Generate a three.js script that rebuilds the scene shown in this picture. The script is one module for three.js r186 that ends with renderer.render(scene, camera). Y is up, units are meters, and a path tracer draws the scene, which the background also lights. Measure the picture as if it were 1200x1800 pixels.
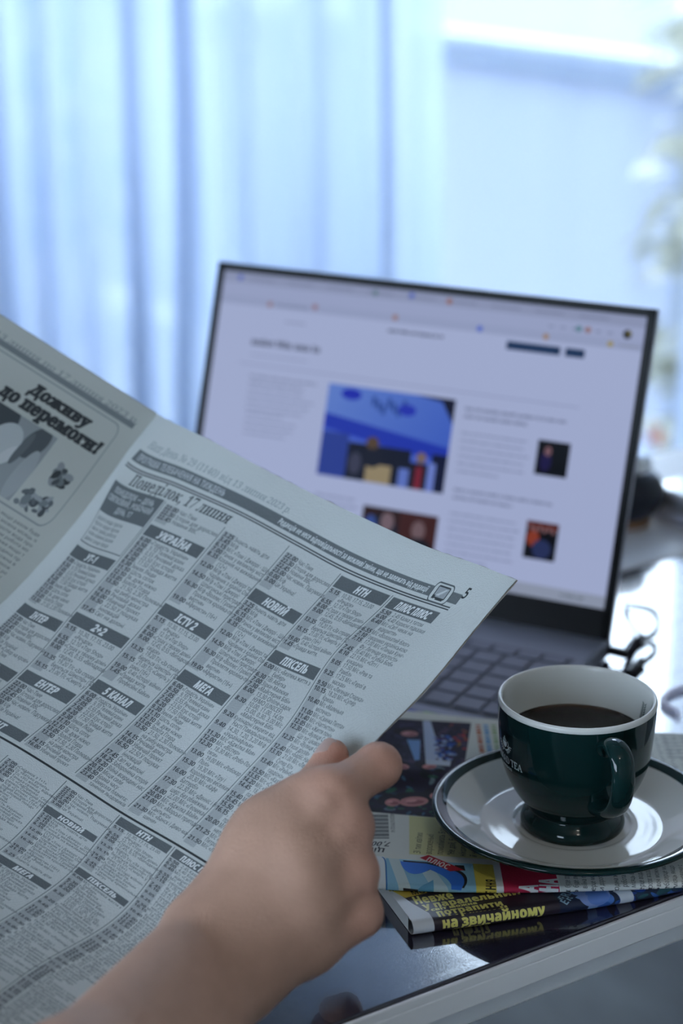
import * as THREE from 'three';
import { RoundedBoxGeometry } from 'three/addons/geometries/RoundedBoxGeometry.js';
import { mergeGeometries } from 'three/addons/utils/BufferGeometryUtils.js';
import { RectAreaLightUniformsLib } from 'three/addons/lights/RectAreaLightUniformsLib.js';
import { ImprovedNoise } from 'three/addons/math/ImprovedNoise.js';

// ------------------------------------------------------------------ camera, sky, exposure
const TABLE = 0.75, EYE = 0.557, PITCH = 0.3294, FOCAL = 3500;         // metres, radians, pixels of a 1800-high frame
const scene = new THREE.Scene();
const camera = new THREE.PerspectiveCamera(2 * Math.atan(900 / FOCAL) * 180 / Math.PI, 1200 / 1800, 0.05, 200);
camera.position.set(0, TABLE + EYE, 0);
camera.rotation.x = -PITCH;
camera.focus = 1.075;
camera.userData.fStop = 4.4;
scene.background = new THREE.Color().setRGB(6.1, 7.3, 8.9);            // bright bluish overcast sky
const renderer = new THREE.WebGLRenderer({ antialias: true });
renderer.toneMapping = THREE.LinearToneMapping;
renderer.toneMappingExposure = 1.22;
renderer.shadowMap.enabled = true;
RectAreaLightUniformsLib.init();

// ------------------------------------------------------------------ helpers
let seed = 7;
const rnd = () => { seed = (seed * 1664525 + 1013904223) >>> 0; return seed / 4294967296; };
const rr = (a, b) => a + (b - a) * rnd();
const perlin = new ImprovedNoise();
const V = (x, y, z) => new THREE.Vector3(x, y, z);
const P = (x, h, z) => V(x, TABLE + h, z);                              // h above the table
const rgb = (r, g, b) => new THREE.Color().setRGB(r, g, b);
const used = {};
function numbered(n) { const k = used[n] = (used[n] ?? -1) + 1; return k ? n + '_' + String(k).padStart(3, '0') : n; }
function tag(o, label, category, group) { o.userData.label = label; o.userData.category = category; if (group) o.userData.group = group; return o; }
function mesh(name, geo, mat, parent = scene) {
  const m = new THREE.Mesh(geo, mat); m.name = parent === scene ? numbered(name) : name; m.castShadow = m.receiveShadow = true; parent.add(m); return m;
}
function thing(name, label, category, pos = V(0, 0, 0), ry = 0, group) {
  const g = new THREE.Group(); g.name = numbered(name); g.position.copy(pos); g.rotation.y = ry; scene.add(g); return tag(g, label, category, group);
}
function struct(name, geo, mat) { const m = mesh(name, geo, mat); m.userData.kind = 'structure'; return m; }
const std = (o) => new THREE.MeshPhysicalMaterial({ roughness: 0.6, ...o });
function box(x0, x1, y0, y1, z0, z1, r = 0) {
  const g = r ? new RoundedBoxGeometry(x1 - x0, y1 - y0, z1 - z0, 3, r) : new THREE.BoxGeometry(x1 - x0, y1 - y0, z1 - z0);
  return g.translate((x0 + x1) / 2, (y0 + y1) / 2, (z0 + z1) / 2);
}
const plain = (g) => { const n = g.index ? g.toNonIndexed() : g; for (const k of Object.keys(n.attributes)) if (!['position', 'normal', 'uv'].includes(k)) n.deleteAttribute(k); return n; };
const merge = (list) => mergeGeometries(list.map(plain));
// a point of the world seen at pixel (x, y), at a distance z along the view axis
const cp = Math.cos(PITCH), sp = Math.sin(PITCH);
function at(x, y, z) {
  const a = (x - 600) / FOCAL * z, u = (900 - y) / FOCAL * z;
  return V(a, TABLE + EYE + u * cp - z * sp, -z * cp - u * sp);
}
const lathe = (pts, seg = 96) => new THREE.LatheGeometry(pts.map(([r, y]) => new THREE.Vector2(r, y)), seg);
function smooth(pts, n = 60) { const c = new THREE.CatmullRomCurve3(pts.map(([r, y]) => V(r, y, 0)), false, 'centripetal'); return c.getPoints(n).map((p) => [Math.max(p.x, 0), p.y]); }
function canvas(w, h, draw, srgb = true) {
  const c = document.createElement('canvas'); c.width = w; c.height = h; const g = c.getContext('2d'); draw(g, w, h);
  const t = new THREE.CanvasTexture(c); if (srgb) t.colorSpace = THREE.SRGBColorSpace; t.magFilter = THREE.LinearFilter; t.anisotropy = 8; return t;
}
function noiseTex(n, f, lo, hi, oct = 4, srgb = false, tint) {              // tileable value noise
  const d = new Uint8Array(n * n * 4), T = 2 * Math.PI;
  for (let y = 0; y < n; y++) for (let x = 0; x < n; x++) {
    let s = 0, a = 0.5, k = f;
    const ax = Math.cos(x / n * T), bx = Math.sin(x / n * T), ay = Math.cos(y / n * T), by = Math.sin(y / n * T);
    for (let o = 0; o < oct; o++) { s += a * perlin.noise(ax * k + 3 * o + by * k * 0.5, bx * k + 1.7 + ay * k * 0.5, by * k + ay * k + o * 7.1); a *= 0.5; k *= 2; }
    const v = Math.max(0, Math.min(1, 0.5 + s)) * (hi - lo) + lo, i = (y * n + x) * 4;
    for (let c = 0; c < 3; c++) d[i + c] = 255 * v * (tint ? tint[c] : 1);
    d[i + 3] = 255;
  }
  const t = new THREE.DataTexture(d, n, n); t.wrapS = t.wrapT = THREE.RepeatWrapping; t.magFilter = THREE.LinearFilter; t.minFilter = THREE.LinearMipmapLinearFilter; if (srgb) t.colorSpace = THREE.SRGBColorSpace; t.needsUpdate = true; return t;
}
function grid(nu, nv, f, uvf) {                                          // a sheet f(u, v) -> Vector3
  const pos = [], uv = [], idx = [];
  for (let j = 0; j <= nv; j++) for (let i = 0; i <= nu; i++) {
    const p = f(i / nu, j / nv); pos.push(p.x, p.y, p.z); const q = uvf ? uvf(i / nu, j / nv) : [i / nu, 1 - j / nv]; uv.push(q[0], q[1]);
  }
  for (let j = 0; j < nv; j++) for (let i = 0; i < nu; i++) { const a = j * (nu + 1) + i, b = a + 1, c = a + nu + 1, d = c + 1; idx.push(a, c, b, b, c, d); }
  const g = new THREE.BufferGeometry(); g.setAttribute('position', new THREE.Float32BufferAttribute(pos, 3)); g.setAttribute('uv', new THREE.Float32BufferAttribute(uv, 2)); g.setIndex(idx); g.computeVertexNormals(); return g;
}
const ROOM = 33.8 * Math.PI / 180;     // the room, the desk and the window wall are turned by this: local x runs to the window wall, local z towards the viewer
const turned = (m) => { m.rotation.y = ROOM; return m; };
const room = (e, y, m) => V(e * Math.cos(ROOM) + m * Math.sin(ROOM), y, -e * Math.sin(ROOM) + m * Math.cos(ROOM));

// ------------------------------------------------------------------ the room
const plasterBump = noiseTex(256, 3, 0, 1), wallMat = std({ color: rgb(0.5, 0.5, 0.49), roughness: 0.9, bumpMap: plasterBump, bumpScale: 0.0006 });
const floorTex = noiseTex(512, 2.2, 0.42, 0.66, 5, true, [0.95, 1, 1.02]); floorTex.repeat.set(4, 4);
turned(struct('floor', box(-3, 2.15, -0.2, 0, -5.4, 2.6), std({ color: rgb(0.22, 0.212, 0.2), map: floorTex, roughness: 0.7 })));
turned(struct('ceiling', box(-3.15, 2.15, 2.6, 2.75, -5.4, 2.75), wallMat));
const W0 = -4.9, W1 = -1.56, WT = 2.36;                                   // the balcony opening in the window wall
turned(struct('wall_north', merge([box(2.0, 2.15, 0, 2.6, -5.4, W0), box(2.0, 2.15, 0, 2.6, W1, 2.6), box(2.0, 2.15, WT, 2.6, W0, W1)]), wallMat));
turned(struct('wall_west', box(-3, 2.15, 0, 2.6, -5.55, -5.4), wallMat));
turned(struct('wall_south', merge([box(-3.15, -3, 0, 2.6, -5.4, -2.4), box(-3.15, -3, 0, 2.6, 1.6, 2.6), box(-3.15, -3, 2.3, 2.6, -2.4, 1.6), box(-3.15, -3, 0, 0.85, -2.4, 1.6)]), wallMat));  // the gap here is for the added fill window
turned(struct('wall_east', box(-3, 2.15, 0, 2.6, 2.6, 2.75), wallMat));
const whitePaint = std({ color: rgb(0.78, 0.8, 0.82), roughness: 0.35 });
const glassMat = std({ color: rgb(0.97, 0.99, 1), roughness: 0, transmission: 1, ior: 1.45 });
function windowFrame(name, frame, pane) {
  const w = turned(struct(name, merge(frame), whitePaint)), g = mesh('pane', merge(pane), glassMat, w); return g;
}
windowFrame('window_1', [box(2.04, 2.11, 0, 0.06, W0, W1), box(2.04, 2.11, WT - 0.07, WT, W0, W1), box(2.04, 2.11, 0, WT, W0, W0 + 0.07), box(2.04, 2.11, 0, WT, W1 - 0.07, W1), box(2.04, 2.11, 0, WT, -3.02, -2.94)],
  [box(2.07, 2.075, 0.06, WT - 0.07, W0 + 0.07, -3.02), box(2.07, 2.075, 0.06, WT - 0.07, -2.94, W1 - 0.07)]);
windowFrame('added_window_2', [box(-3.1, -3.04, 0.85, 0.91, -2.4, 1.6), box(-3.1, -3.04, 2.24, 2.3, -2.4, 1.6), box(-3.1, -3.04, 0.85, 2.3, -2.4, -2.34), box(-3.1, -3.04, 0.85, 2.3, 1.54, 1.6), box(-3.1, -3.04, 0.85, 2.3, -0.43, -0.37)],
  [box(-3.075, -3.07, 0.91, 2.24, -2.34, -0.43), box(-3.075, -3.07, 0.91, 2.24, -0.37, 1.54)]);  // unseen window behind the camera, added to let in fill light

{
  const t = thing('pendant_lamp', 'round white pendant lamp hanging from the ceiling above the reader', 'lamp', V(0.35, 2.25, 0.25));
  mesh('shade', new THREE.SphereGeometry(0.07, 32, 20), std({ color: rgb(0.9, 0.9, 0.88), emissive: rgb(1, 0.93, 0.84), emissiveIntensity: 5, roughness: 0.5 }), t);
  mesh('cord', new THREE.CylinderGeometry(0.003, 0.003, 0.26, 8).translate(0, 0.2, 0), whitePaint, t);
  mesh('canopy', new THREE.CylinderGeometry(0.045, 0.05, 0.025, 24).translate(0, 0.337, 0), whitePaint, t);
  const l = new THREE.PointLight(rgb(1, 0.92, 0.82), 0.42); l.shadow.radius = 3; l.castShadow = true; t.add(l);
}

// ------------------------------------------------------------------ outside
struct('ground', new THREE.CylinderGeometry(90, 90, 0.4, 64).translate(0, -3.4, 0), std({ color: rgb(0.2, 0.22, 0.21), roughness: 1 }));
turned(struct('balcony_floor', box(2.16, 3.3, -0.32, -0.15, -6.2, 0.2), std({ color: rgb(0.75, 0.77, 0.8), roughness: 0.8 })));
{
  const t = thing('balcony_railing', 'pale balcony railing of frosted panels with a rounded top rail beyond the window', 'railing', V(0, 0, 0), ROOM);
  const metal = std({ color: rgb(0.27, 0.31, 0.38), roughness: 0.6 }), frosted = std({ color: rgb(0.47, 0.495, 0.56), roughness: 1, transmission: 0.55 });
  mesh('top_rail', box(2.97, 3.035, 0.775, 0.85, -6.2, 0.2, 0.02), metal, t);
  for (let i = 0; i < 8; i++) {
    const z = -6.3 + i * 1.05;
    mesh('post', box(2.98, 3.02, -0.15, 0.8, z, z + 0.04), metal, t);
    if (i < 7) mesh('frosted_panel', box(2.992, 3.004, -0.12, 0.785, z + 0.05, z + 1.04), frosted, t);
  }
}
{
  const t = thing('building', 'hazy pale building across the street beyond the balcony', 'building', room(16, -3.2, -9), ROOM);
  mesh('wall', box(0, 6, 0, 3.7, -14, 14), std({ color: rgb(0.2, 0.215, 0.23), roughness: 0.9 }), t);
  mesh('roof', box(-0.2, 6.2, 3.7, 3.9, -14.2, 14.2), std({ color: rgb(0.16, 0.17, 0.19), roughness: 0.9 }), t);
}
const leafGeo = (() => { const g = grid(4, 6, (u, v) => { const w = Math.sin(Math.PI * Math.pow(v, 0.8)) * 0.5; return V((u - 0.5) * w, Math.abs(u - 0.5) * w * 0.3 + v * v * -0.25, -v); }); return g; })();
const flowerMat = std({ color: rgb(0.75, 0.2, 0.06), roughness: 0.7, transmission: 0.3 });
function shrub(e, m, y, h, r, n, label, leafColor = rgb(0.1, 0.26, 0.08), flowers) {
  const t = thing('potted_shrub', label, 'plant', room(e, y, m));
  mesh('pot', lathe(smooth([[0, 0], [0.1, 0], [0.12, 0.02], [0.15, 0.2], [0.16, 0.26], [0.145, 0.26], [0.13, 0.22], [0, 0.22]], 40), 40).scale(r / 0.2, 1, r / 0.2), std({ color: rgb(0.8, 0.8, 0.82), roughness: 0.7 }), t);
  mesh('stem', new THREE.CylinderGeometry(0.008, 0.014, h * 0.7, 8).translate(0, 0.22 + h * 0.35, 0), std({ color: rgb(0.12, 0.09, 0.05) }), t);
  const list = [], q = new THREE.Quaternion(), M = new THREE.Matrix4();
  for (let i = 0; i < n; i++) {
    const a = rr(0, 6.283), s = Math.sqrt(rnd()) * r, yy = 0.3 + rnd() * h, k = rr(0.06, 0.12);
    q.setFromEuler(new THREE.Euler(rr(-0.9, 0.5), rr(0, 6.283), rr(-0.4, 0.4)));
    list.push(leafGeo.clone().applyMatrix4(M.compose(V(Math.cos(a) * s, yy, Math.sin(a) * s), q, V(k, k, k))));
  }
  const f = mesh('foliage', merge(list), std({ color: leafColor, roughness: 0.6, transmission: 0.4 }), t); f.userData.kind = 'stuff';
  if (flowers) for (const [a, yy, s] of flowers) { const b = mesh('flower', merge([0, 1, 2, 3, 4, 5].map((i) => leafGeo.clone().scale(1.2, 1, 1).rotateX(0.5).rotateY(i * 1.047))), flowerMat, t); b.scale.setScalar(s); b.position.set(Math.cos(a) * r * 0.95, yy, Math.sin(a) * r * 0.95); b.rotation.set(0.9, a, 0.4); }
}
shrub(2.62, -5.5, -0.15, 0.85, 0.22, 380, 'leafy green shrub in a pale pot behind the sheer curtain at far left');
shrub(2.6, -2.60, -0.15, 0.95, 0.13, 420, 'slim pale shrub with orange flowers on the balcony at the right edge of the window', rgb(0.5, 0.5, 0.42), [[2.6, 0.33, 0.032], [3.3, 0.37, 0.026], [4.2, 0.7, 0.025]]);

// ------------------------------------------------------------------ curtains
function curtain(name, label, m0, m1, e0, amp, fold, opts, lean = 0) {
  const g = grid(Math.round(Math.abs(m1 - m0) * 150), 26, (u, v) => {
    const y = 2.42 - v * 2.37, m = m0 + (m1 - m0) * u + lean * (y - 0.9), sway = 0.02 * perlin.noise(m * 3, y * 1.1, 4.4), s = m + sway * (0.4 + v);
    const e = e0 + amp * (0.55 * Math.sin(s / fold * 6.283 + 1.6 * perlin.noise(s * 2.1, 0.3, 8)) + 0.45 * Math.sin(s / fold * 2.3 * 6.283 + 2.2 * perlin.noise(s * 1.3, 5.5, 1) + 0.7)) * (0.75 + 0.35 * v) + 0.5 * amp * perlin.noise(s * 5, y * 0.8, 2);
    return room(e, y, m + 0.35 * amp * Math.sin(s / fold * 12.566 + 0.9));
  });
  return tag(mesh(name, g, std({ side: THREE.DoubleSide, roughness: 1, ...opts })), label, 'curtain');
}
const sheer = { color: rgb(0.41, 0.485, 0.62), transmission: 0.55, transparent: true, opacity: 0.9 };
curtain('sheer_curtain', 'wide white sheer curtain hanging in soft folds behind the laptop', -4.85, -2.53, 1.84, 0.052, 0.21, sheer);
curtain('sheer_curtain', 'narrow strip of sheer curtain drawn to the right side of the window', -1.90, -1.5, 1.84, 0.04, 0.17, sheer, 0.04);
{
  const t = thing('curtain_rail', 'white curtain rail above the window, holding the sheer curtains', 'curtain rail', V(0, 0, 0), ROOM);
  mesh('rail', box(1.81, 1.87, 2.42, 2.45, -5.1, -1.0, 0.008), whitePaint, t);
  for (const z of [-5, -3.05, -1.1]) mesh('bracket', box(1.83, 2.0, 2.425, 2.445, z, z + 0.03), whitePaint, t);
}

// ------------------------------------------------------------------ desk and sideboard
const peel = noiseTex(512, 40, 0, 1, 2); peel.repeat.set(9, 9);
{
  const t = thing('desk', 'glossy dark desk with a white edge under the laptop and newspapers', 'desk', V(0, 0, 0), ROOM);
  const E0 = -0.1, E1 = 1.5, F = -0.7035, B = -1.112;
  mesh('glossy_top', box(E0 + 0.004, E1 - 0.004, TABLE - 0.006, TABLE, B + 0.003, F - 0.0035, 0.0015), std({ color: rgb(0.026, 0.024, 0.044), roughness: 0.09, ior: 1.8, clearcoat: 1, clearcoatRoughness: 0.03, bumpMap: peel, bumpScale: 0.00004 }), t);
  mesh('edge_frame', merge([box(E0, E1, TABLE - 0.019, TABLE - 0.0062, B, F - 0.0001, 0.001), box(E0, E1, TABLE - 0.0062, TABLE - 0.0008, F - 0.0025, F, 0.0008)]), std({ color: rgb(0.84, 0.85, 0.86), roughness: 0.4 }), t);
  mesh('apron', box(E0 + 0.03, E1 - 0.03, TABLE - 0.041, TABLE - 0.019, B + 0.02, F - 0.014, 0.003), std({ color: rgb(0.8, 0.81, 0.82), roughness: 0.45 }), t);
  for (const x of [E0 + 0.06, E1 - 0.11]) for (const z of [B + 0.03, F - 0.07]) mesh('leg', box(x, x + 0.05, 0, TABLE - 0.04, z, z + 0.04, 0.004), whitePaint, t);
}
{
  const t = thing('side_table', 'plain white side table standing flush behind the dark desk', 'table', V(0, 0, 0), ROOM);
  const m = std({ color: rgb(0.82, 0.83, 0.85), roughness: 0.5 });
  mesh('top', box(-0.1, 1.62, TABLE - 0.03, TABLE - 0.0005, -1.335, -1.114, 0.003), m, t);
  for (const x of [-0.08, 1.55]) for (const z of [-1.325, -1.17]) mesh('leg', box(x, x + 0.045, 0, TABLE - 0.03, z, z + 0.045, 0.004), m, t);
}

// ------------------------------------------------------------------ things on the sideboard
{
  const t = thing('jar', 'round dark jar with a shiny pale lid and brown base behind the laptop', 'jar', P(0.2385, -0.0005, -1.605)); t.scale.set(0.88, 0.69, 0.88);
  mesh('base', lathe(smooth([[0, 0], [0.026, 0], [0.029, 0.004], [0.028, 0.011], [0, 0.011]], 30), 48), std({ color: rgb(0.3, 0.16, 0.07), roughness: 0.5 }), t);
  mesh('body', lathe(smooth([[0, 0.01], [0.028, 0.011], [0.038, 0.025], [0.041, 0.042], [0.034, 0.06], [0.026, 0.066], [0, 0.067]], 50), 64), std({ color: rgb(0.012, 0.018, 0.03), roughness: 0.35 }), t);
  mesh('lid', lathe(smooth([[0, 0.066], [0.024, 0.067], [0.027, 0.072], [0.024, 0.085], [0.014, 0.092], [0, 0.094]], 40), 64), std({ color: rgb(0.9, 0.92, 0.94), roughness: 0.2, metalness: 0.85 }), t);
}
{
  const t = thing('tray_box', 'low pale box with two layers and a bright glossy top beside the dark jar', 'box', V(0, TABLE, 0), ROOM);
  mesh('tray', box(1.122, 1.192, 0, 0.011, -1.2, -1.0, 0.003), std({ color: rgb(0.6, 0.62, 0.7), roughness: 0.4 }), t);
  mesh('body', box(1.125, 1.189, 0.011, 0.022, -1.197, -1.003, 0.002), std({ color: rgb(0.34, 0.36, 0.4), roughness: 0.4 }), t);
  mesh('lid', box(1.122, 1.192, 0.022, 0.029, -1.2, -1.0, 0.003), std({ color: rgb(0.9, 0.92, 0.95), roughness: 0.12, ior: 1.9, clearcoat: 1 }), t);
}

// ------------------------------------------------------------------ laptop
const greek = (g, x, y, w, h, color) => {                       // type too small to read: words of little upright strokes
  g.fillStyle = color; let p = x;
  while (p < x + w) {
    const n = 2 + (rnd() * 7 | 0);
    for (let i = 0; i < n && p < x + w; i++) { const tall = rnd() < 0.3, top = tall ? 0 : h * 0.28; g.fillRect(p, y + top, h * 0.17, h - top); g.fillRect(p + h * 0.34, y + h * 0.28, h * 0.13, h * 0.72); g.fillRect(p, y + (rnd() < 0.5 ? h * 0.28 : h * 0.82), h * 0.46, h * 0.18); p += h * 0.62; }
    p += h * 0.4;
  }
};
{
  const t = thing('laptop', 'open silver laptop with a news page on its bright screen', 'laptop', P(-0.1292, 0, -1.4663), -0.4777);
  const alu = std({ color: rgb(0.26, 0.29, 0.37), roughness: 0.42, metalness: 0.35 }), dark = std({ color: rgb(0.006, 0.007, 0.009), roughness: 0.5, specularIntensity: 0.4 });
  const base = mesh('base', box(0, 0.358, 0.002, 0.0158, -0.008, 0.24, 0.003), alu, t);
  for (const x of [0.03, 0.3]) for (const z of [0.03, 0.2]) mesh('rubber_foot', box(x, x + 0.03, 0, 0.0025, z, z + 0.008), dark, t);
  mesh('hinge', new THREE.CylinderGeometry(0.0045, 0.0045, 0.26, 20).rotateZ(Math.PI / 2).translate(0.179, 0.0115, -0.0055), dark, t);
  const well = mesh('keyboard_well', box(0.011, 0.349, 0.0155, 0.01605, 0.042, 0.158, 0.0002), std({ color: rgb(0.1, 0.115, 0.16), roughness: 0.5 }), t);
  const keyMat = std({ color: rgb(0.2, 0.225, 0.31), roughness: 0.5 }), keyGeos = {};
  const key = (x, z, w, d) => { const k = w.toFixed(4) + d.toFixed(4), g = keyGeos[k] ??= box(-w / 2, w / 2, 0, 0.0016, -d / 2, d / 2, 0.0007); const m = mesh('key', g, keyMat, t); m.position.set(x, 0.016, z); };
  for (let row = 0; row < 6; row++) {
    const z = 0.0495 + row * 0.0191 + (row ? 0 : 0.0025), d = row ? 0.0158 : 0.011;
    let widths = [Array(18).fill(1), [...Array(13).fill(1), 1.6, ...Array(3.4 | 0).fill(1.13)], [1.5, ...Array(12).fill(1), 1.1, ...Array(3).fill(1.13)], [1.75, ...Array(11).fill(1), 1.85, ...Array(3).fill(1.13)], [2.25, ...Array(10).fill(1), 2.35, ...Array(3).fill(1.13)], [1.2, 1, 1, 1, 5.4, 1, 1, 1, 1, 1, ...Array(3).fill(1.13)]][row];
    const sum = widths.reduce((a, b) => a + b), unit = 0.334 / sum; let x = 0.013;
    for (const w of widths) { key(x + w * unit / 2, z, w * unit - 0.0026, d); x += w * unit; }
  }
  mesh('touchpad', box(0.1, 0.215, 0.0155, 0.0162, 0.166, 0.232, 0.0002), std({ color: rgb(0.17, 0.19, 0.24), roughness: 0.3 }), t);
  mesh('blue_sticker', box(0.255, 0.288, 0.0157, 0.0161, 0.169, 0.185, 0.0001), std({ color: rgb(0.01, 0.05, 0.42), roughness: 0.3 }), t).userData.label = 'small blue sticker on the palm rest';
  mesh('green_sticker', box(0.293, 0.302, 0.0157, 0.0161, 0.168, 0.176, 0.0001), std({ color: rgb(0.3, 0.55, 0.12), roughness: 0.3 }), t);
  const lid = mesh('lid', box(0, 0.358, 0, 0.2365, -0.0055, -0.0012, 0.0015), std({ color: rgb(0.5, 0.52, 0.62), roughness: 0.35, metalness: 0.5 }), t);
  lid.position.set(0, 0.0155, 0); lid.rotation.x = -0.3085;
  const X0 = 0.0072, X1 = 0.3508, Y1 = 0.2365 - 0.0068, Y0 = 0.2365 - 0.215;
  mesh('bezel', merge([box(0.0006, X0, 0, 0.236, -0.0014, 0, 0.0004), box(X1, 0.3574, 0, 0.236, -0.0014, 0, 0.0004), box(0.0006, 0.3574, Y1, 0.236, -0.0014, 0, 0.0004), box(0.0006, 0.3574, 0, Y0, -0.0014, 0, 0.0004)]), dark, lid);
  const S = 1400 / 0.345, mx = (m) => (m - 7.2) * S / 1000, my = (m) => (m - 6.8) * S / 1000;
  const pic = (g, x0, y0, x1, y1, f) => { g.save(); g.beginPath(); g.rect(mx(x0), my(y0), mx(x1) - mx(x0), my(y1) - my(y0)); g.clip(); g.translate(mx(x0), my(y0)); g.scale((mx(x1) - mx(x0)) / 100, (my(y1) - my(y0)) / 100); f(g); g.restore(); };
  const blob = (g, c, x, y, a, b) => { g.fillStyle = c; g.beginPath(); g.ellipse(x, y, a, b, 0, 0, 7); g.fill(); };
  const page = canvas(1400, 845, (g, w, h) => {
    g.fillStyle = '#f6f6f8'; g.fillRect(0, 0, w, h);
    g.fillStyle = '#d3d3d6'; g.fillRect(0, 0, w, my(15)); g.fillStyle = '#e6e6ea'; g.fillRect(0, my(15), w, my(25) - my(15)); g.fillStyle = '#dfe0e4'; g.fillRect(0, my(25), w, my(31.5) - my(25));
    for (const [x, y, c] of [[22, 11, '#7c8bd8'], [51, 29, '#d8a08a'], [90, 27, '#d99a8c'], [139, 11.3, '#86a894'], [169, 10.4, '#6d85e0'], [200, 11.4, '#e08a60'], [158, 27.7, '#e0a07c'], [227, 28.6, '#6a87e8'], [279, 28.7, '#e8b070'], [303, 20.4, '#78b0a0'], [310, 20.5, '#e09a78'], [328, 28.5, '#e8c86a']]) blob(g, c, mx(x), my(y), 9, 9);
    for (let i = 0; i < 9; i++) greek(g, mx(30 + i * 34), my(10.4), mx(52) - mx(30), 5, '#8f9096');
    for (let i = 0; i < 6; i++) greek(g, mx(280 + i * 9), my(20), 14, 6, '#8a8c94');
    greek(g, mx(56), my(28), mx(84) - mx(56), 6, '#8b8c92'); greek(g, mx(335), my(28), 60, 5, '#b0a890'); greek(g, mx(66), my(40), mx(84) - mx(66), 6, '#a0a2a8');
    blob(g, '#3c3420', mx(339.6), my(20.4), 13, 13); blob(g, '#c9b24a', mx(341), my(19.4), 5, 5);
    greek(g, mx(153.7), my(36.2), mx(198.5) - mx(153.7), 11, '#3c3e44');
    greek(g, mx(39.5), my(55.6), mx(99.6) - mx(39.5), 22, '#303238');
    greek(g, mx(39.5), my(68), mx(90) - mx(39.5), 5, '#b4b6be');
    g.fillStyle = '#123a5c'; g.fillRect(mx(249.8), my(35), mx(291.4) - mx(249.8), 24); g.fillRect(mx(295.4), my(35), mx(310) - mx(295.4), 24);
    greek(g, mx(253), my(36.8), mx(288) - mx(253), 7, '#4d6f8c'); greek(g, mx(298), my(36.8), mx(307) - mx(298), 7, '#4d6f8c');
    g.fillStyle = '#cdced6'; g.fillRect(mx(31), my(75.7), mx(312) - mx(31), 3);
    for (let i = 0; i < 6; i++) greek(g, mx(42), my(84 + i * 5), (mx(rr(82, 100)) - mx(42)), 8, i < 2 ? '#8e9097' : '#a8aab2');
    for (let i = 0; i < 4; i++) greek(g, mx(43), my(113 + i * 5), (mx(rr(74, 100)) - mx(43)), 7, '#a4a6ae');
    const rows = (x0, x1, y0, n, c, hh) => { for (let i = 0; i < n; i++) greek(g, mx(x0), my(y0 + i * 5.6), mx(i === n - 1 ? x0 + (x1 - x0) * 0.6 : rr(x1 - 6, x1)) - mx(x0), hh, c); };
    rows(224.8, 305, 86, 2, '#85878f', 11); rows(224.5, 280, 104.5, 6, '#a3a5ad', 7);
    rows(224.8, 303, 146, 2, '#85878f', 10); rows(224.5, 280, 164, 7, '#a3a5ad', 7);
    rows(112, 150, 166, 5, '#9a9ca4', 8);
    pic(g, 111, 82.5, 216.5, 152, (q) => {
      const sky = q.createLinearGradient(0, 0, 100, 40); sky.addColorStop(0, '#8fb2ee'); sky.addColorStop(1, '#5f86e0'); q.fillStyle = sky; q.fillRect(0, 0, 100, 100);
      q.fillStyle = '#2a49c6'; q.beginPath(); q.moveTo(0, 32); q.lineTo(100, 52); q.lineTo(100, 72); q.lineTo(0, 52); q.fill();
      q.fillStyle = '#6686e8'; q.beginPath(); q.moveTo(0, 48); q.lineTo(60, 62); q.lineTo(100, 66); q.lineTo(100, 100); q.lineTo(0, 100); q.fill();
      q.fillStyle = '#3a54a8'; q.fillRect(0, 52, 22, 48); q.fillStyle = '#141a2e'; q.fillRect(22, 60, 50, 40); q.fillStyle = '#101a3c'; q.fillRect(88, 60, 12, 40);
      blob(q, '#2438c8', 19, 9, 8, 6); for (let i = 0; i < 8; i++) { q.fillStyle = '#3b62a8'; q.fillRect(36 + i * 4, 8 + (i % 3) * 4, 3, 10); } blob(q, '#3246cc', 64, 18, 7, 6);
      q.fillStyle = '#0c1030'; q.beginPath(); q.moveTo(70, 0); q.lineTo(100, 0); q.lineTo(100, 26); q.lineTo(90, 4); q.fill();
      blob(q, '#7a5a38', 41, 58, 5, 7); q.fillStyle = '#d8b878'; q.fillRect(38, 80, 20, 20); blob(q, '#1c2030', 42, 74, 8, 10); blob(q, '#54525e', 29, 82, 5, 12);
      blob(q, '#b08a70', 80, 66, 4, 6); q.fillStyle = '#241c28'; q.fillRect(72, 72, 14, 28); q.fillStyle = '#b02838'; q.fillRect(77, 76, 5, 24); q.fillStyle = '#8aa0e0'; q.fillRect(64, 80, 8, 20); q.fillStyle = '#9fb0ea'; q.fillRect(86, 70, 6, 30);
    });
    pic(g, 285, 102.5, 309.8, 127.4, (q) => { q.fillStyle = '#040810'; q.fillRect(0, 0, 100, 100); blob(q, '#281c50', 30, 60, 18, 30); blob(q, '#b07a70', 34, 30, 11, 14); });
    pic(g, 285.5, 161, 310, 188, (q) => { q.fillStyle = '#0a0c12'; q.fillRect(0, 0, 100, 100); blob(q, '#c8502c', 24, 45, 20, 22); q.fillStyle = '#7a2c1c'; q.fillRect(0, 0, 100, 20); for (let i = 0; i < 6; i++) blob(q, '#b88070', 15 + i * 14, 16 + (i % 2) * 6, 6, 7); blob(q, '#3a4468', 55, 72, 30, 26); });
    pic(g, 154, 169.5, 216, 214, (q) => { q.fillStyle = '#3c1812'; q.fillRect(0, 0, 100, 100); q.fillStyle = '#5a241a'; q.fillRect(50, 0, 50, 70); blob(q, '#1a2030', 28, 55, 24, 45); blob(q, '#a88478', 34, 22, 9, 16); blob(q, '#a07a6c', 76, 28, 9, 16); blob(q, '#10141e', 78, 76, 24, 36); blob(q, '#4a68a8', 12, 34, 8, 20); });
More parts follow.
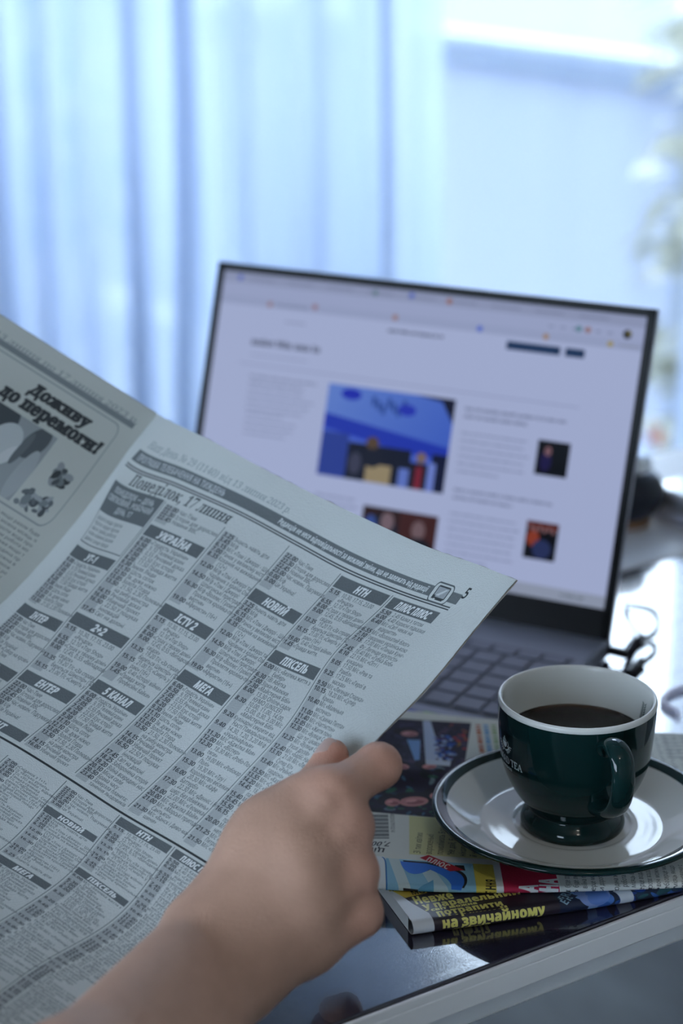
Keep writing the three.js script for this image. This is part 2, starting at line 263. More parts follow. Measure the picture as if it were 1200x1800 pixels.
    g.fillStyle = '#d6d6cc'; g.fillRect(0, my(206), w, h - my(206)); for (let i = 0; i < 12; i++) { g.fillStyle = ['#8a9a90', '#a89a80', '#90a0b8'][i % 3]; g.fillRect(mx(120 + i * 9), my(208), 14, 14); } greek(g, mx(318), my(209), 70, 9, '#7c8478');
  });
  const scr = mesh('screen', box(X0 - 0.0004, X1 + 0.0004, Y0 - 0.0004, Y1 + 0.0004, -0.0013, -0.0006), std({ color: rgb(0.005, 0.005, 0.006), roughness: 0.5, specularIntensity: 0.2, emissive: rgb(0.29, 0.335, 0.50), emissiveMap: page }), lid);
  const uv = scr.geometry.attributes.uv, ps = scr.geometry.attributes.position; for (let i = 0; i < uv.count; i++) uv.setXY(i, (ps.getX(i) - X0) / (X1 - X0), (ps.getY(i) - Y0) / (Y1 - Y0));
  const glow = new THREE.RectAreaLight(rgb(0.85, 0.92, 1), 0.25, X1 - X0, Y1 - Y0); glow.position.set((X0 + X1) / 2, (Y0 + Y1) / 2, 0.003); glow.rotation.y = Math.PI; lid.add(glow);
}

// ------------------------------------------------------------------ cables
const tube = (pts, r, seg = 80) => new THREE.TubeGeometry(new THREE.CatmullRomCurve3(pts), seg, r, 10);
const black = std({ color: rgb(0.012, 0.012, 0.016), roughness: 0.45 });
{
  const t = thing('charging_cable', 'thin black cable with black plugs looping on the desk beside the laptop', 'cable');
  const Q = (x, h, z) => P(x * (EYE - h) / EYE, h, z * (EYE - h) / EYE);
  mesh('cord', tube([Q(0.2185, 0.003, -1.3450), Q(0.2223, 0.0022, -1.3480), Q(0.230, 0.0016, -1.3576), Q(0.2364, 0.0016, -1.382), Q(0.2348, 0.0016, -1.403), Q(0.226, 0.0018, -1.411), Q(0.2175, 0.0025, -1.414), Q(0.2152, 0.004, -1.404), Q(0.2170, 0.0045, -1.375), Q(0.2195, 0.0045, -1.352), Q(0.224, 0.002, -1.342), Q(0.2268, 0.0015, -1.329), Q(0.222, 0.0015, -1.3155), Q(0.2128, 0.002, -1.3025)], 0.0011, 160), black, t);
  mesh('plug', tube([Q(0.1890, 0.0085, -1.3250), Q(0.1930, 0.0085, -1.3222), Q(0.2030, 0.0082, -1.3155), Q(0.2045, 0.0082, -1.3146)], 0.0036, 20), black, t);
  mesh('strain_relief', tube([Q(0.2035, 0.0075, -1.3165), Q(0.2085, 0.0055, -1.331), Q(0.2140, 0.0035, -1.3405), Q(0.2195, 0.003, -1.3455)], 0.0028, 24), black, t);
  mesh('connector', tube([Q(0.2128, 0.0032, -1.3025), Q(0.2065, 0.0034, -1.292), Q(0.2, 0.0034, -1.281)], 0.0032, 16), black, t);
}
{
  const t = thing('earphone_cord', 'pale cord curling on the glossy desk to the right of the cup', 'cord');
  mesh('cord', tube([P(0.262, 0.0022, -1.262), P(0.2455, 0.0022, -1.256), P(0.231, 0.0022, -1.2495), P(0.2215, 0.0022, -1.2405), P(0.2172, 0.0022, -1.231), P(0.2175, 0.0022, -1.221), P(0.2225, 0.0022, -1.214), P(0.2235, 0.0022, -1.208)], 0.0022, 60), std({ color: rgb(0.9, 0.88, 0.95), roughness: 0.5, transmission: 0.6 }), t);
}
// ------------------------------------------------------------------ newspapers lying on the desk
// an outline given as a front edge and a back edge (left to right), filled with a thin rounded body; top(u, v) and bottom(u, v) are heights above the desk
const line = (pts) => { const c = new THREE.CatmullRomCurve3(pts.map(([x, z]) => V(x, 0, z)), false, 'centripetal'); return (u) => c.getPoint(Math.min(1, Math.max(0, u))); };
function folded(front, back, top, bottom, round, uvf) {
  const F = line(front), B = line(back), N = 80, M = 46, K = 10;
  const ring = (u, s) => {                                     // s 0..1 over the top from the back to the front fold, then under to the back again
    const f = F(u), b = B(u), L = f.distanceTo(b), t = round(u) / L;
    let v, h;
    if (s < 0.72) { v = s / 0.72 * (1 - t); h = top(u, v); }
    else if (s < 0.86) { const a = (s - 0.72) / 0.14 * Math.PI, hi = top(u, 1 - t), lo = bottom(u, 1 - t); v = 1 - t + t * Math.sin(a); h = (hi + lo) / 2 + (hi - lo) / 2 * Math.cos(a); }
    else { v = (1 - t) * (1 - (s - 0.86) / 0.14); h = bottom(u, v); }
    const p = b.clone().lerp(f, v); return P(p.x, h, p.z);
  };
  const g = grid(N, M * 2, (u, s) => ring(u, s), uvf && ((u, s) => uvf(ring(u, s), s)));
  const caps = [0, 1].map((u) => {
    const pos = [], idx = [], n = M * 2; let k = 0;
    for (let i = 0; i <= K; i++) { const v = i / K * 0.97, a = ring(u, v * 0.72), f = F(u), b = B(u), p = b.clone().lerp(f, v * (1 - round(u) / f.distanceTo(b))); pos.push(a.x, a.y, a.z, p.x, TABLE + bottom(u, v), p.z); }
    for (let i = 0; i < K; i++) { const a = i * 2; u ? idx.push(a, a + 1, a + 2, a + 1, a + 3, a + 2) : idx.push(a, a + 2, a + 1, a + 1, a + 2, a + 3); }
    const c = new THREE.BufferGeometry(); c.setAttribute('position', new THREE.Float32BufferAttribute(pos, 3)); c.setAttribute('uv', new THREE.Float32BufferAttribute(new Array(pos.length / 3 * 2).fill(0.004), 2)); c.setIndex(idx); c.computeVertexNormals(); return c;
  });
  return { body: g, caps };
}
const paperBump = noiseTex(256, 12, 0, 1, 3); paperBump.repeat.set(6, 6);
const pageEdge = canvas(8, 64, (g) => { for (let y = 0; y < 64; y++) { const v = 150 + (rnd() * 70 | 0); g.fillStyle = `rgb(${v},${v},${v - 8})`; g.fillRect(0, y, 8, 1); } });
const edgeMat = std({ color: rgb(0.62, 0.63, 0.62), roughness: 0.9 });
const txt = (g, s, x, y, size, o = {}) => { g.save(); g.translate(x, y); g.rotate(o.rot || 0); g.transform(o.sx || 0.8, 0, -(o.skew || 0), 1, 0, 0); g.font = `${o.bold ? 'bold ' : ''}${size}px ${o.font || 'sans-serif'}`; g.fillStyle = o.color || '#222'; g.textAlign = o.align || 'left'; g.textBaseline = 'middle'; g.fillText(s, 0, 0); if (o.heavy) { g.lineWidth = o.heavy; g.strokeStyle = o.color || '#222'; g.lineJoin = 'round'; g.strokeText(s, 0, 0); } g.restore(); };
const blotch = (g, c, x, y, a, b, r = 0) => { g.fillStyle = c; g.beginPath(); g.ellipse(x, y, a, b, r, 0, 7); g.fill(); };
const words = ['вже', 'коли', 'життя', 'людина', 'можна', 'буде', 'після', 'тільки', 'якщо', 'проти', 'місяць', 'серце', 'овочі', 'вода', 'країна', 'новини', 'війна', 'робота', 'сонце', 'дорога', 'разом', 'також', 'треба', 'давно'];
const phrase = (n) => { let s = ''; while (s.length < n) s += words[rnd() * words.length | 0] + ' '; return s.slice(0, n); };
{
  // lower one: dark cover with yellow headline, front fold at a slant
  const front = [[0.0382, -0.9285], [0.0856, -0.9408], [0.1623, -0.9637], [0.19, -0.9745], [0.29, -1.008]], back = [[0.002, -1.03], [0.08, -1.052], [0.17, -1.078], [0.27, -1.108]];
  const o = V(0.0382, 0, -0.9285), ax = V(0.9556, 0, -0.2946), az = V(-0.2946, 0, -0.9556), W = 0.27, D = 0.13;
  const t = thing('magazine', 'lower magazine with a dark cover and a yellow headline along its fold', 'magazine');
  const tex = canvas(2048, 986, (g, w, h) => {
    const k = w / W, X = (m) => m * k, Y = (m) => h - m * k;             // m metres along the fold / away from the fold; the fold itself shows below 0.0135
    g.fillStyle = '#2b2430'; g.fillRect(0, 0, w, h);
    g.fillStyle = '#d5dae0'; g.beginPath(); g.moveTo(0, h); g.lineTo(X(0.0118), h); g.lineTo(X(0.0115), Y(0.016)); g.lineTo(X(0.006), Y(0.0285)); g.lineTo(X(0.0015), Y(0.043)); g.lineTo(X(0.06), Y(0.06)); g.lineTo(0, Y(0.08)); g.fill();
    g.fillStyle = '#d9bf55'; g.beginPath(); g.moveTo(X(-0.004), Y(0.052)); g.lineTo(X(0.05), Y(0.046)); g.lineTo(X(0.028), Y(0.0375)); g.lineTo(X(0.0045), Y(0.0345)); g.fill();
    txt(g, 'УКРАЇНСЬКОЮ', X(-0.003), Y(0.0455), X(0.0062), { bold: 1, sx: 0.75, color: '#2a2422' }); txt(g, 'МОВОЮ', X(0.009), Y(0.0385), X(0.0062), { bold: 1, sx: 0.8, color: '#2a2422' });
    const y1 = '#e4dc78';
    txt(g, 'Невже', X(0.0075), Y(0.0303), X(0.0108), { bold: 1, sx: 0.63, color: y1, heavy: 4 });
    txt(g, 'у паралельний', X(0.0105), Y(0.0232), X(0.0080), { bold: 1, sx: 0.92, color: y1, heavy: 3 });
    txt(g, 'світ можна', X(0.0135), Y(0.0186), X(0.0036), { bold: 1, sx: 1.3, color: y1, heavy: 2 });
    txt(g, 'потрапити', X(0.0150), Y(0.0146), X(0.0078), { bold: 1, sx: 0.9, color: y1, heavy: 3 });
    txt(g, 'на звичайному', X(0.0160), Y(0.0066), X(0.0104), { bold: 1, sx: 0.72, color: y1, heavy: 5 });
    txt(g, 'ліфті?', X(0.022), Y(-0.0002), X(0.0075), { bold: 1, sx: 0.95, color: y1, heavy: 3 });
    // a blue globe-like photograph with a white arc
    g.fillStyle = '#14223c'; g.fillRect(X(0.083), Y(0.05), X(0.2), h);
    txt(g, 'ERIDIAN', X(0.0850), Y(0.0085), X(0.0070), { bold: 1, rot: -0.75, sx: 0.9, color: '#8fb4c8' });
    for (let i = 0; i < 46; i++) blotch(g, ['#2f5aa6', '#1b3d86', '#4b78c0', '#0f2250', '#7c9fcf'][i % 5], X(rr(0.097, 0.125)), Y(rr(0.0, 0.03)), rr(8, 46), rr(8, 40), rr(0, 3));
    blotch(g, '#7b93c8', X(0.104), Y(0.012), 70, 70); blotch(g, '#5c7fc4', X(0.106), Y(0.009), 48, 40);
    g.strokeStyle = '#c5ced8'; g.lineWidth = 62; g.beginPath(); g.arc(X(0.107), Y(0.004), X(0.0155), -1.5, 0.5); g.stroke();
    for (let i = 0; i < 40; i++) blotch(g, ['#1c3f8e', '#0d1f2e', '#26545c', '#3564b4', '#12324a'][i % 5], X(rr(0.13, 0.165)), Y(rr(0, 0.03)), rr(10, 50), rr(8, 40), rr(0, 3));
    g.strokeStyle = '#a8b070'; g.lineWidth = 5; for (let i = 0; i < 5; i++) { g.beginPath(); g.arc(X(0.152), Y(0.01), X(0.003 + i * 0.0011), 3.4, 5); g.stroke(); }
    g.fillStyle = '#86b4d8'; g.fillRect(X(0.158), Y(0.03), X(0.03), h); blotch(g, '#d8b488', X(0.166), Y(0.006), 70, 40);
  });
  const uvf = (p, s) => {
    const d = V(p.x, 0, p.z).sub(o), a = d.dot(ax); let b = d.dot(az);
    if (s > 0.93) return [0.001, 0.4];
    b = s < 0.72 ? b + 0.0128 - 0.005 : Math.max(0, 0.0128 * (1 - (s - 0.72) / 0.107));   // unrolled round the fold
    return [a / W, b / D * (0.13 / (986 / 2048 * W))];
  };
  const top = (u, v) => 0.0090 - 0.0005 * u - 0.0003 * Math.pow(v, 6), bot = () => 0.0004;
  const { body, caps } = folded(front, back, top, bot, () => 0.0046, uvf);
  mesh('cover', body, std({ map: tex, roughness: 0.42, clearcoat: 0.25, clearcoatRoughness: 0.35 }), t);
  for (const c of caps) mesh('page_block', c, edgeMat, t);
}
const NTOP = (x, z) => 0.0149 + 0.0057 * THREE.MathUtils.smoothstep(-z, 1.071, 1.089) * (1 - 0.8 * THREE.MathUtils.smoothstep(x, 0.15, 0.2)) - 0.0003 * perlin.noise(x * 30, z * 30, 1);
{
  // upper one: folded newspaper that carries the saucer
  const k = 1.004, front = [[-0.022, -0.9655], [0.0194, -0.9615], [0.05, -0.959], [0.0919, -0.958], [0.14, -0.960], [0.1846, -0.9635], [0.28, -0.973]], back = [[-0.03, -1.186], [0.0332, -1.1755], [0.0948, -1.160], [0.2, -1.15], [0.27, -1.143]];
  const X0 = -0.03, Z0 = -1.19, W = 0.31, D = 0.26;
  const t = thing('newspaper', 'upper folded colour newspaper under the saucer with a photograph and a barcode', 'newspaper');
  const tex = canvas(2048, 1718, (g, w, h) => {
    const s = w / W, X = (m) => (m * k - X0) * s, Y = (m) => (m * k - Z0) * s;   // metres on the desk at the paper's height
    const poly = (c, ...q) => { g.fillStyle = c; g.beginPath(); q.forEach(([a, b], i) => (i ? g.lineTo(X(a), Y(b)) : g.moveTo(X(a), Y(b)))); g.fill(); };
    g.fillStyle = '#d8dcd6'; g.fillRect(0, 0, w, h);
    // photograph block
    g.save(); g.beginPath(); [[-0.03, -1.166], [0.0285, -1.158], [0.082, -1.1493], [0.0705, -1.06], [0.0665, -1.031], [-0.03, -1.048]].forEach(([a, b], i) => (i ? g.lineTo(X(a), Y(b)) : g.moveTo(X(a), Y(b)))); g.clip();
    g.fillStyle = '#232238'; g.fillRect(0, 0, w, h);
    for (let i = 0; i < 420; i++) { const x = rr(-0.02, 0.08), z = rr(-1.16, -1.035), low = z > -1.088; blotch(g, (low ? ['#2f5a4a', '#20303c', '#5a6f80', '#14202a', '#40607a', '#2a3c4c', '#6b7f8c'] : ['#1a1930', '#2c2844', '#3a3450', '#141426', '#463a52'])[rnd() * (low ? 7 : 5) | 0], X(x), Y(z), rr(4, 26), rr(4, 18), rr(0, 3)); }
    const face = (x, z, a, b, r) => { blotch(g, '#1c1a26', X(x - 0.002), Y(z - 0.003), a * 1.5, b * 1.5, r); blotch(g, '#c48888', X(x), Y(z), a, b, r); blotch(g, '#9a5f66', X(x + 0.001), Y(z + 0.001), a * 0.6, b * 0.4, r); blotch(g, '#dca0a0', X(x - 0.0015), Y(z - 0.001), a * 0.4, b * 0.3, r); };
    face(0.0425, -1.134, 36, 26, 0.1); face(0.036, -1.088, 34, 24, 0.4); face(0.053, -1.088, 30, 22, -0.3); face(0.0425, -1.053, 58, 40, -0.2); face(0.03, -1.052, 30, 34, 0.3); face(0.056, -1.06, 26, 30, 0.2);
    poly('#7fa8dc', [0.0405, -1.126], [0.049, -1.125], [0.0475, -1.097], [0.0445, -1.096]); poly('#b4c2dc', [0.0515, -1.1535], [0.0565, -1.1527], [0.062, -1.0905], [0.051, -1.0935]);
    poly('#c2cede', [0.051, -1.0975], [0.0665, -1.095], [0.0655, -1.0885], [0.051, -1.091]);
    for (let i = 0; i < 60; i++) blotch(g, ['#3c68c0', '#284a98', '#90a8d8', '#1c3470', '#5a4a78'][i % 5], X(rr(0.058, 0.069)), Y(rr(-1.132, -1.097)), rr(5, 15), rr(5, 12), rr(0, 3));
    for (let i = 0; i < 26; i++) blotch(g, ['#a83a3c', '#7a3444', '#402a3c', '#8a6a34'][i % 4], X(rr(0.068, 0.078)), Y(rr(-1.148, -1.11)), rr(4, 15), rr(4, 10), rr(0, 3));
    g.restore();
    for (let i = 0; i < 3; i++) for (let j = 0; j < 10; j++) { g.fillStyle = ['#b4603c', '#5c9ccc', '#93b07c'][i]; g.fillRect(X(0.0846 + i * 0.0049), Y(-1.147 + j * 0.0042), X(0.0876) - X(0.0846), 15 + (j * 7 % 3) * 4); }
    for (let i = 0; i < 20; i++) for (let j = 0; j < 60; j++) { g.fillStyle = '#8b9296'; if ((i * 7 + j * 3) % 9) g.fillRect(X(0.103 + i * 0.0058) + j % 3, Y(-1.142 + j * 0.0032), 9 + (i * j) % 12, 7); }
    for (let j = 0; j < 9; j++) { g.fillStyle = 'rgba(90,96,108,0.75)'; g.fillRect(X(0.2), Y(-1.152 + j * 0.0052), X(0.27) - X(0.2), 7); }
    // bar code and price
    for (let i = 0; i < 32; i++) { g.fillStyle = '#3c4148'; g.fillRect(X(0.004), Y(-1.0365 + i * 0.00092), X(0.027) - X(0.004), [3, 4, 2, 5, 3][i * 3 % 5]); }
    txt(g, '4820167910214', X(0.0292), Y(-1.0375), 22, { rot: Math.PI / 2, color: '#3c4148', sx: 0.95 });
    txt(g, '7,00', X(0.0275), Y(-1.0005), 46, { rot: Math.PI + 0.1, color: '#363b42', bold: 1, sx: 0.8, skew: 0.25 }); txt(g, 'Ціна', X(0.0245), Y(-0.9937), 44, { rot: Math.PI + 0.1, color: '#363b42', bold: 1, sx: 0.95, skew: 0.1 });
    txt(g, '2021', X(0.0192), Y(-0.9655), 60, { rot: -Math.PI / 2 + 0.1, color: '#2c3238', sx: 0.7 });
    // yellow box with sideways lines
    poly('#cfcf9a', [0.0392, -1.0352], [0.11, -1.025], [0.11, -0.9795], [0.0378, -0.9895]);
    ['Зі тих квітих', 'вороженькі', 'помолімось Богу:', '"Не дай, Боже,', 'ніколи', 'й на'].forEach((q, i) => txt(g, q, X(0.0422 + i * 0.00625), Y(-0.9905 + i * 0.0009), 36, { rot: -Math.PI / 2 + 0.1, color: '#3a3c3a', sx: 0.78, skew: 0.15 }));
    // blue band with the big curved letters
    poly('#dfe7ea', [-0.02, -0.992], [0.0238, -0.9865], [0.0238, -0.93], [-0.02, -0.93]);
    poly('#86bcd6', [0.0245, -0.985], [0.074, -0.978], [0.0745, -0.93], [0.0243, -0.93]); poly('#c4d6d8', [0.026, -0.985], [0.032, -0.984], [0.042, -0.93], [0.035, -0.93]); poly('#b7d2da', [0.044, -0.97], [0.05, -0.975], [0.066, -0.93], [0.056, -0.93]); poly('#5f9fc4', [0.038, -0.95], [0.05, -0.962], [0.05, -0.93], [0.036, -0.93]);
    g.strokeStyle = '#2b6cb0'; g.lineWidth = 5; g.beginPath(); g.moveTo(X(0.0225), Y(-0.986)); g.quadraticCurveTo(X(0.0245), Y(-0.9855), X(0.0245), Y(-0.975)); g.lineTo(X(0.0245), Y(-0.93)); g.stroke();
    const big = (c, dx, dz) => { g.fillStyle = c; g.beginPath(); const m = (a, b) => [X(a + dx), Y(b + dz)]; g.moveTo(...m(0.0325, -0.9815)); g.bezierCurveTo(...m(0.034, -0.966), ...m(0.041, -0.9645), ...m(0.0485, -0.9725)); g.bezierCurveTo(...m(0.056, -0.9665), ...m(0.0585, -0.962), ...m(0.0595, -0.957)); g.lineTo(...m(0.0595, -0.953)); g.lineTo(...m(0.0648, -0.9525)); g.bezierCurveTo(...m(0.0685, -0.9605), ...m(0.0672, -0.968), ...m(0.061, -0.9715)); g.lineTo(...m(0.047, -0.979)); g.closePath(); g.fill(); };
    big('#10151c', 0.0016, -0.0012); big('#2f72d8', 0, 0);
    poly('#10151c', [0.0335, -0.9545], [0.0415, -0.9535], [0.0415, -0.9485], [0.034, -0.9485]); poly('#2f72d8', [0.031, -0.951], [0.0405, -0.9505], [0.0405, -0.94], [0.031, -0.94]); poly('#10151c', [0.0625, -0.977], [0.0675, -0.9765], [0.068, -0.971], [0.063, -0.972]);
    poly('#b02436', [0.0435, -0.9855], [0.0485, -0.9885], [0.0675, -0.9715], [0.0595, -0.9705]); txt(g, 'ПЛЮС', X(0.0473), Y(-0.9843), 46, { rot: 0.68, bold: 1, color: '#e6e2e2', sx: 0.72, skew: -0.2 });
    poly('#d2c152', [0.0725, -0.9785], [0.0835, -0.977], [0.0845, -0.93], [0.0735, -0.93]); txt(g, 'ТЕЛЕБАЧЕННЯ', X(0.0795), Y(-0.9285), 52, { rot: -Math.PI / 2 + 0.06, bold: 1, color: '#23241f', sx: 0.62 });
    poly('#dde2e2', [0.0835, -0.977], [0.0872, -0.9765], [0.0885, -0.93], [0.0845, -0.93]);
    poly('#ae1840', [0.0872, -0.985], [0.1165, -0.982], [0.1195, -0.93], [0.0885, -0.93]);
    txt(g, 'СІТКА', X(0.1005), Y(-0.9325), 92, { rot: -Math.PI / 2 + 0.05, bold: 1, color: '#dadfe0', sx: 0.62, heavy: 5 }); txt(g, 'СРІБНА', X(0.1115), Y(-0.9325), 92, { rot: -Math.PI / 2 + 0.05, bold: 1, color: '#dadfe0', sx: 0.62, heavy: 5 });
    // text page to the right, its lines running away from the fold
    poly('#cdd0cc', [0.1175, -1.0], [0.3, -1.0], [0.3, -0.93], [0.1195, -0.93]);
    for (let i = 0; i < 40; i++) { const x = 0.1222 + i * 0.0046 + (i > 4 ? 0.0035 : 0); txt(g, phrase(26), X(x), Y(-0.932), 27, { rot: -Math.PI / 2 + 0.02, color: '#34373a', sx: 0.85, font: i % 9 ? 'sans-serif' : 'serif' }); }
  });
  const uvf = (p, s) => (s > 0.9 ? [0.5, 0.02] : [(p.x - X0) / W, 1 - (p.z + (s > 0.72 ? (s - 0.72) * 0.03 : 0) - Z0) / D]);
  const Bk = line(back), Fr = line(front), zAt = (u, v) => { const b = Bk(u), f = Fr(u); return b.z + (f.z - b.z) * v; }, ss = THREE.MathUtils.smoothstep;
  const xAt = (u, v) => { const b = Bk(u), f = Fr(u); return b.x + (f.x - b.x) * v; };
  const top = (u, v) => NTOP(xAt(u, v), zAt(u, v)) - 0.0016 * Math.pow(ss(zAt(u, v), -0.985, -0.955), 1.5) * (0.6 + 0.8 * u * u), bot = (u, v) => 0.0094 + 0.0071 * ss(-zAt(u, v), 1.062, 1.086) * (1 - ss(xAt(u, v), 0.15, 0.2));
  const { body, caps } = folded(front, back, top, bot, () => 0.0028, uvf);
  mesh('sheets', body, std({ map: tex, roughness: 0.75, bumpMap: paperBump, bumpScale: 0.00015 }), t);
  for (const c of caps) mesh('sheet_edge', c, edgeMat, t);
}

// ------------------------------------------------------------------ saucer, cup and coffee
const CUP = V(0.1318, 0, -1.0195), SH = 0.0154;
const green = std({ color: rgb(0.0035, 0.021, 0.021), roughness: 0.06, specularIntensity: 0.85 }), china = std({ color: rgb(0.72, 0.73, 0.70), roughness: 0.06, specularIntensity: 0.9 });
{
  const t = thing('saucer', 'white saucer with a dark green rim on the folded newspaper', 'saucer', P(CUP.x, SH, CUP.z)); t.scale.set(1.012, 0.92, 1.012);
  mesh('well', lathe(smooth([[0, 0.0058], [0.02, 0.0058], [0.0315, 0.0058], [0.0335, 0.0066], [0.0355, 0.0069], [0.044, 0.0069], [0.0495, 0.0069], [0.0515, 0.0071], [0.0528, 0.0076], [0.056, 0.0092], [0.0640, 0.0136], [0.0710, 0.0172]], 90), 128), china, t);
  mesh('rim_band', lathe(smooth([[0.0710, 0.0172], [0.0740, 0.0187], [0.0768, 0.0197], [0.0785, 0.0195], [0.0794, 0.0187], [0.0794, 0.0176], [0.0784, 0.0164]], 50), 128), green, t);
  mesh('underside', lathe(smooth([[0.0784, 0.0164], [0.072, 0.0132], [0.062, 0.0092], [0.054, 0.0045], [0.049, 0.0030], [0.047, 0.0002], [0.044, 0.0002], [0.043, 0.0022], [0, 0.0022]], 70), 128), green, t);
}
{
  const t = thing('cup', 'dark green cup with white inside and white lettering, filled with coffee', 'cup', P(CUP.x, SH + 0.0054, CUP.z)), s = 1.0;
  const outer = smooth([[0.0268, 0.0002], [0.0286, 0.0002], [0.0297, 0.0028], [0.0290, 0.0060], [0.0262, 0.0096], [0.0252, 0.0114], [0.0268, 0.0140], [0.0320, 0.0200], [0.0372, 0.0290], [0.0405, 0.0375], [0.0422, 0.0455], [0.0433, 0.056], [0.0440, 0.067], [0.04435, 0.0762]].map(([r, y]) => [r * s, y * s]), 120);
  mesh('body', lathe([[0, 0.0022 * s], [0.024, 0.0022 * s], ...outer], 128), green, t);
  mesh('inside', lathe(smooth([[0.04436, 0.0761], [0.0445, 0.0775], [0.0441, 0.0789], [0.0432, 0.0794], [0.0422, 0.0788], [0.0416, 0.077], [0.0409, 0.066], [0.0398, 0.055], [0.0378, 0.045], [0.033, 0.033], [0.026, 0.022], [0.015, 0.016], [0, 0.0150]].map(([r, y]) => [r * s, y * s]), 120), 128), china, t);
  // handle: an elliptical bar swept in the plane of the cup's axis
  const path = new THREE.CatmullRomCurve3([[0.0405, 0.0668], [0.0470, 0.0708], [0.0545, 0.0724], [0.0615, 0.0695], [0.0652, 0.0610], [0.0648, 0.0500], [0.0600, 0.0400], [0.0520, 0.0335], [0.0440, 0.0300], [0.0365, 0.0292]].map(([r, y]) => V(r * s, y * s, 0)), false, 'centripetal');
  const hd = grid(80, 28, (u, v) => {
    const p = path.getPoint(u), d = path.getTangent(u), n = V(-d.y, d.x, 0), a = v * 2 * Math.PI, fl = 1 + 0.55 * Math.exp(-u * 16) + 0.6 * Math.exp(-(1 - u) * 12);
    return p.addScaledVector(n, Math.cos(a) * 0.0040 * fl).add(V(0, 0, Math.sin(a) * 0.0066 * (0.85 + 0.15 * fl)));
  }).rotateY(-74 * Math.PI / 180);
  mesh('handle', hd, green, t);
  // white print wrapped on the body
  const arc = (name, f0, f1, y0, y1, tex, rOf, color, off) => {
    const g = grid(48, 20, (u, v) => { const a = f0 + (f1 - f0) * u, y = y1 + (y0 - y1) * v, r = rOf(y) + off; return V(Math.sin(a) * r, y, Math.cos(a) * r); });
    return mesh(name, g, std({ color, alphaMap: tex, alphaTest: 0.45, roughness: 0.35, side: THREE.DoubleSide }), t);
  };
  const rAt = (y) => { for (let i = 1; i < outer.length; i++) if (outer[i][1] >= y) { const [a, b] = [outer[i - 1], outer[i]], k = (y - a[1]) / (b[1] - a[1]); return a[0] + (b[0] - a[0]) * k; } return 0.0438; };
  const print = canvas(1024, 512, (g, w, h) => {
    g.fillStyle = '#000'; g.fillRect(0, 0, w, h);
    txt(g, 'AHMAD TEA', 512, 368, 132, { font: 'serif', sx: 1.0, color: '#fff', align: 'center' });
    txt(g, 'L O N D O N', 512, 470, 52, { font: 'serif', sx: 1.0, color: '#fff', align: 'center', bold: 1 });
    const leaf = (x, y, r, a, b = 16) => { g.save(); g.translate(x, y); g.rotate(r); g.beginPath(); g.moveTo(0, 0); g.quadraticCurveTo(a / 2, -b, a, 0); g.quadraticCurveTo(a / 2, b, 0, 0); g.fill(); g.restore(); };
    g.fillStyle = '#fff'; g.strokeStyle = '#fff';
    g.beginPath(); g.ellipse(512, 150, 62, 60, 0, 0.25, Math.PI - 0.25); g.lineTo(452, 130); g.lineTo(572, 130); g.fill(); g.fillRect(458, 108, 108, 10); g.fillRect(480, 90, 64, 10); g.beginPath(); g.arc(512, 76, 12, 0, 7); g.fill();
    g.lineWidth = 11; g.beginPath(); g.ellipse(590, 150, 26, 34, 0, -1.6, 1.6); g.stroke();
    g.lineWidth = 7; for (const q of [-1, 1]) { g.beginPath(); g.arc(512, 90, 160, Math.PI / 2 - q * 0.1, Math.PI / 2 - q * 1.15, q > 0); g.stroke(); for (let i = 0; i < 5; i++) { const a = Math.PI / 2 - q * (0.3 + i * 0.19), x = 512 + 160 * Math.cos(a), y = 90 + 160 * Math.sin(a); leaf(x, y, a - q * 0.5, 50); leaf(x, y, a + Math.PI - q * 1.1, 44); } }
  }, false);
  arc('print', -1.72, -0.76, 0.0405, 0.0645, print, rAt, rgb(0.62, 0.66, 0.68), 0.00012);
  const sprig = canvas(256, 256, (g) => {
    g.fillStyle = '#000'; g.fillRect(0, 0, 256, 256); g.fillStyle = '#fff';
    const leaf = (x, y, r, a) => { g.save(); g.translate(x, y); g.rotate(r); g.beginPath(); g.moveTo(0, 0); g.quadraticCurveTo(a / 2, -14, a, 0); g.quadraticCurveTo(a / 2, 14, 0, 0); g.fill(); g.restore(); };
    for (let i = 0; i < 7; i++) { leaf(170 - i * 4, 210 - i * 26, -0.5, 62); leaf(170 - i * 4, 210 - i * 26, -2.4, 58); } for (let i = 0; i < 4; i++) { leaf(70 + i * 22, 225, -1.2 - i * 0.2, 44); }
  }, false);
  const rin = (y) => { const q = y / s; return s * (q > 0.066 ? 0.0409 + (q - 0.066) * 0.06 : 0.0398 + (q - 0.055) * 0.1); };
  arc('inner_print', 1.62, 1.98, 0.0560, 0.0715, sprig, rin, rgb(0.01, 0.05, 0.05), -0.00025);
  const cof = mesh('coffee', lathe([[0, 0.0154], [0.0145, 0.0164], [0.0256, 0.0224], [0.0326, 0.0334], [0.0374, 0.0452], [0.0393, 0.0549], [0.0394, 0.0564], [0.0391, 0.0563], [0.0386, 0.0561], [0.0375, 0.0560], [0.02, 0.0560], [0, 0.0560]].map(([r, y]) => [r * s, y * s]), 96), std({ color: rgb(1, 1, 1), roughness: 0.03, transmission: 1, ior: 1.33, specularIntensity: 0.5, thickness: 0.03, attenuationColor: rgb(0.32, 0.075, 0.012), attenuationDistance: 0.0042 }));
  cof.position.copy(P(CUP.x, SH + 0.0054, CUP.z)); tag(cof, 'black coffee filling the green cup to below its rim', 'coffee');
}

